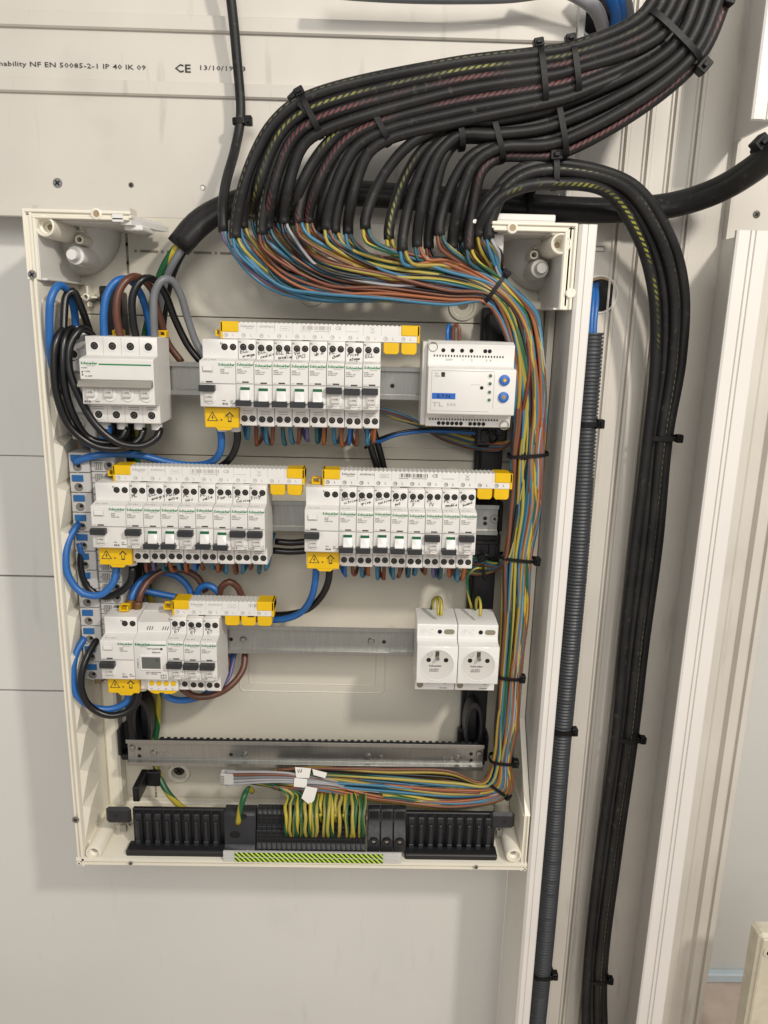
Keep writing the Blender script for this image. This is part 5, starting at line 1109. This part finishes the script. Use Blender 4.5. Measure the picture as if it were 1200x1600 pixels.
for k in range(3):
    x = 77+15.6*k
    m = te_().mat('black2'); m.prism([(-12, -497), (-20, -497), (-22, -500), (-22, -516), (-28, -528), (-36, -540), (-36, -558), (-32, -564), (-12, -564)], 'x', x, x+15); m.build('screw_terminal', te, bevel=.8)
    m = te_().mat('hole'); m.box(x+2.2, x+12.8, -22.6, -21, -513, -500, .8); m.lathe(x+7.5, -541, [(5.6, -36), (5.4, -38), (3.4, -38), (3.3, -36.4)], 20, cap=False); m.mat('black2').lathe(x+7.5, -541, [(5.8, -34), (5.6, -38.4), (3.6, -38.6), (3.4, -36.6)], 20, cap=False)
    m.mat('screw').lathe(x+7.5, -541, [(2.8, -36.3), (2.2, -37.4), (.6, -37.6)], 14); m.build('screw', te)
hl = thing('warning_label', (20, -40, -574), 'green and black striped warning label in a clear holder under the earth terminals', 'label strip')
m = P0(MB(), (20, -40, -574)).mat('hazard'); za_, zb_ = at(480, 1334, -48).z, at(480, 1347.5, -48).z; m.box(-80, 96, -48.2, -47.4, zb_, za_); m.build('striped_insert', hl)
m = P0(MB(), (20, -40, -574)).mat('clear'); m.box(-94, 118, -47.2, -44, zb_-.8, za_+.8, .4); m.box(-94, 118, -48.3, -47.2, (za_+zb_)/2-.5, (za_+zb_)/2+.5, .2); m.build('holder', hl)

# green and yellow earth wires: U loops from the back into the strip
for k in range(21):
    x = -20+4.55*k+rnd.uniform(-.8, .8); up = rnd.uniform(-3, 2); long_ = k % 2 == 0 or rnd.random() < .3
    zb = -537 if long_ else -520; yb_ = -36 if long_ else -31
    P_ = [(x+rnd.uniform(-1, 1), yb_+2, zb), (x+rnd.uniform(-1.5, 1.5), yb_-5, zb+14), (x+rnd.uniform(-1, 1), yb_-4, -508), (x+rnd.uniform(-2, 2), -30, -497+up), (x+rnd.uniform(-2, 2), -20, -492+up), (x+rnd.uniform(-3, 3), -8, -494), (x+rnd.uniform(-3, 3), 4, -500)]
    if k < 5: P_ = P_[:5]+[(x-10, -16, -484-k), (x-30, -12, -480-k*2.2), (x-50+k*4, -10, -478-k*2.4), (-72, -2, -474-k*3)]
    o = tube('earth_wire', P_, 2.25, 'gy2' if k % 3 else 'gy', None, 10, 3); [setattr(o.data, 'name', 'earth_wire')]; c = Vector(o.data.vertices[0].co); o.data.transform(Matrix.Translation(-c)); o.location = c
    sh = rnd.uniform(0, 1)
    for l_ in o.data.uv_layers[0].data: l_.uv.x += sh
    word = ['first', 'second', 'third', 'fourth', 'fifth', 'sixth', 'seventh', 'eighth', 'ninth', 'tenth', 'eleventh', 'twelfth', 'thirteenth', 'fourteenth', 'fifteenth', 'sixteenth', 'seventeenth', 'eighteenth', 'nineteenth', 'second from last', 'last'][k]
    tag(o, f"green and yellow earth wire, {word} from the left in the bottom terminal strip", 'wire', 'green and yellow earth wires')
wthing('earth_wire', [(372, 1286, -32), (376, 1262, -36), (382, 1243, -32), (388, 1233, -20), (394, 1236, -6)], 3.4, 'gy', 'thick green and yellow wire entering the head block of the earth strip', 'wire')

# data plug and paper tags
t = thing('data_plug', at(357, 1216, -22), 'clear plastic data plug at the left end of the bottom wires', 'plug')
L_ = Vector(t.location)/S
m = P0(MB(), L_).mat('clear'); c = L_; m.box(c.x-9, c.x+7, c.y-5, c.y+6, c.z-6, c.z+8, .8); m.box(c.x-8, c.x+9, c.y+2, c.y+12, c.z-14, c.z-5, .8); m.build('shell', t)
m = P0(MB(), L_).mat('screw')
for k in range(6): m.box(c.x-8.5, c.x-4, c.y-5.6, c.y-5, c.z-5+2.1*k, c.z-4+2.1*k)
m.build('contact', t)
for k in range(5): wthing('wire', [(352, 1206+5*k, -24), (375, 1206+4.6*k, -26), (410, 1206+4*k, -27), (450, 1208+3.4*k, -26), (480+10*k, 1214+3*k, -22), (540, 1222+k*2, -14)], 1.5, ('c_grey', 'c_brown', 'w_grey', 'c_grey', 'c_grey')[k], ['topmost', 'second', 'third', 'fourth', 'lowest'][k]+' of the thin data wires entering the clear plug', 'wire', 'thin data wires')
def papertag(pts, label, y, note=None):
    P_ = [at(a, b, y) for a, b in pts]; c = sum(P_, Vector())/len(P_); t = thing('paper_tag', c, label, 'tag', 'white tags on the bottom wires')
    m = MB().mat('tag'); n = len(P_); Q = [p-c for p in P_]; m.add(Q+[q+Vector((0, .8, 0)) for q in Q], [tuple(range(n)), tuple(range(n, 2*n))]+[(i, (i+1) % n, n+(i+1) % n, n+i) for i in range(n)]); m.build('sheet', t)
    if note: handwriting(note, -7, 0, 12, 4.4, t, -.3, .2)
papertag([(461, 1199), (486, 1201), (483, 1216), (463, 1215)], 'white tag with black handwriting on the bottom wires', -27, ['VdI'])
papertag([(460, 1216), (480, 1218), (479, 1231), (459, 1229)], 'blank white tag between the other two tags', -28.5)
papertag([(478, 1229), (496, 1232), (491, 1250), (484, 1258), (471, 1247)], 'blank white five sided tag hanging lowest above the earth wires', -31)
papertag([(488, 1202), (511, 1208), (508, 1216), (490, 1211)], 'small crumpled white tag at the right of the others', -25)
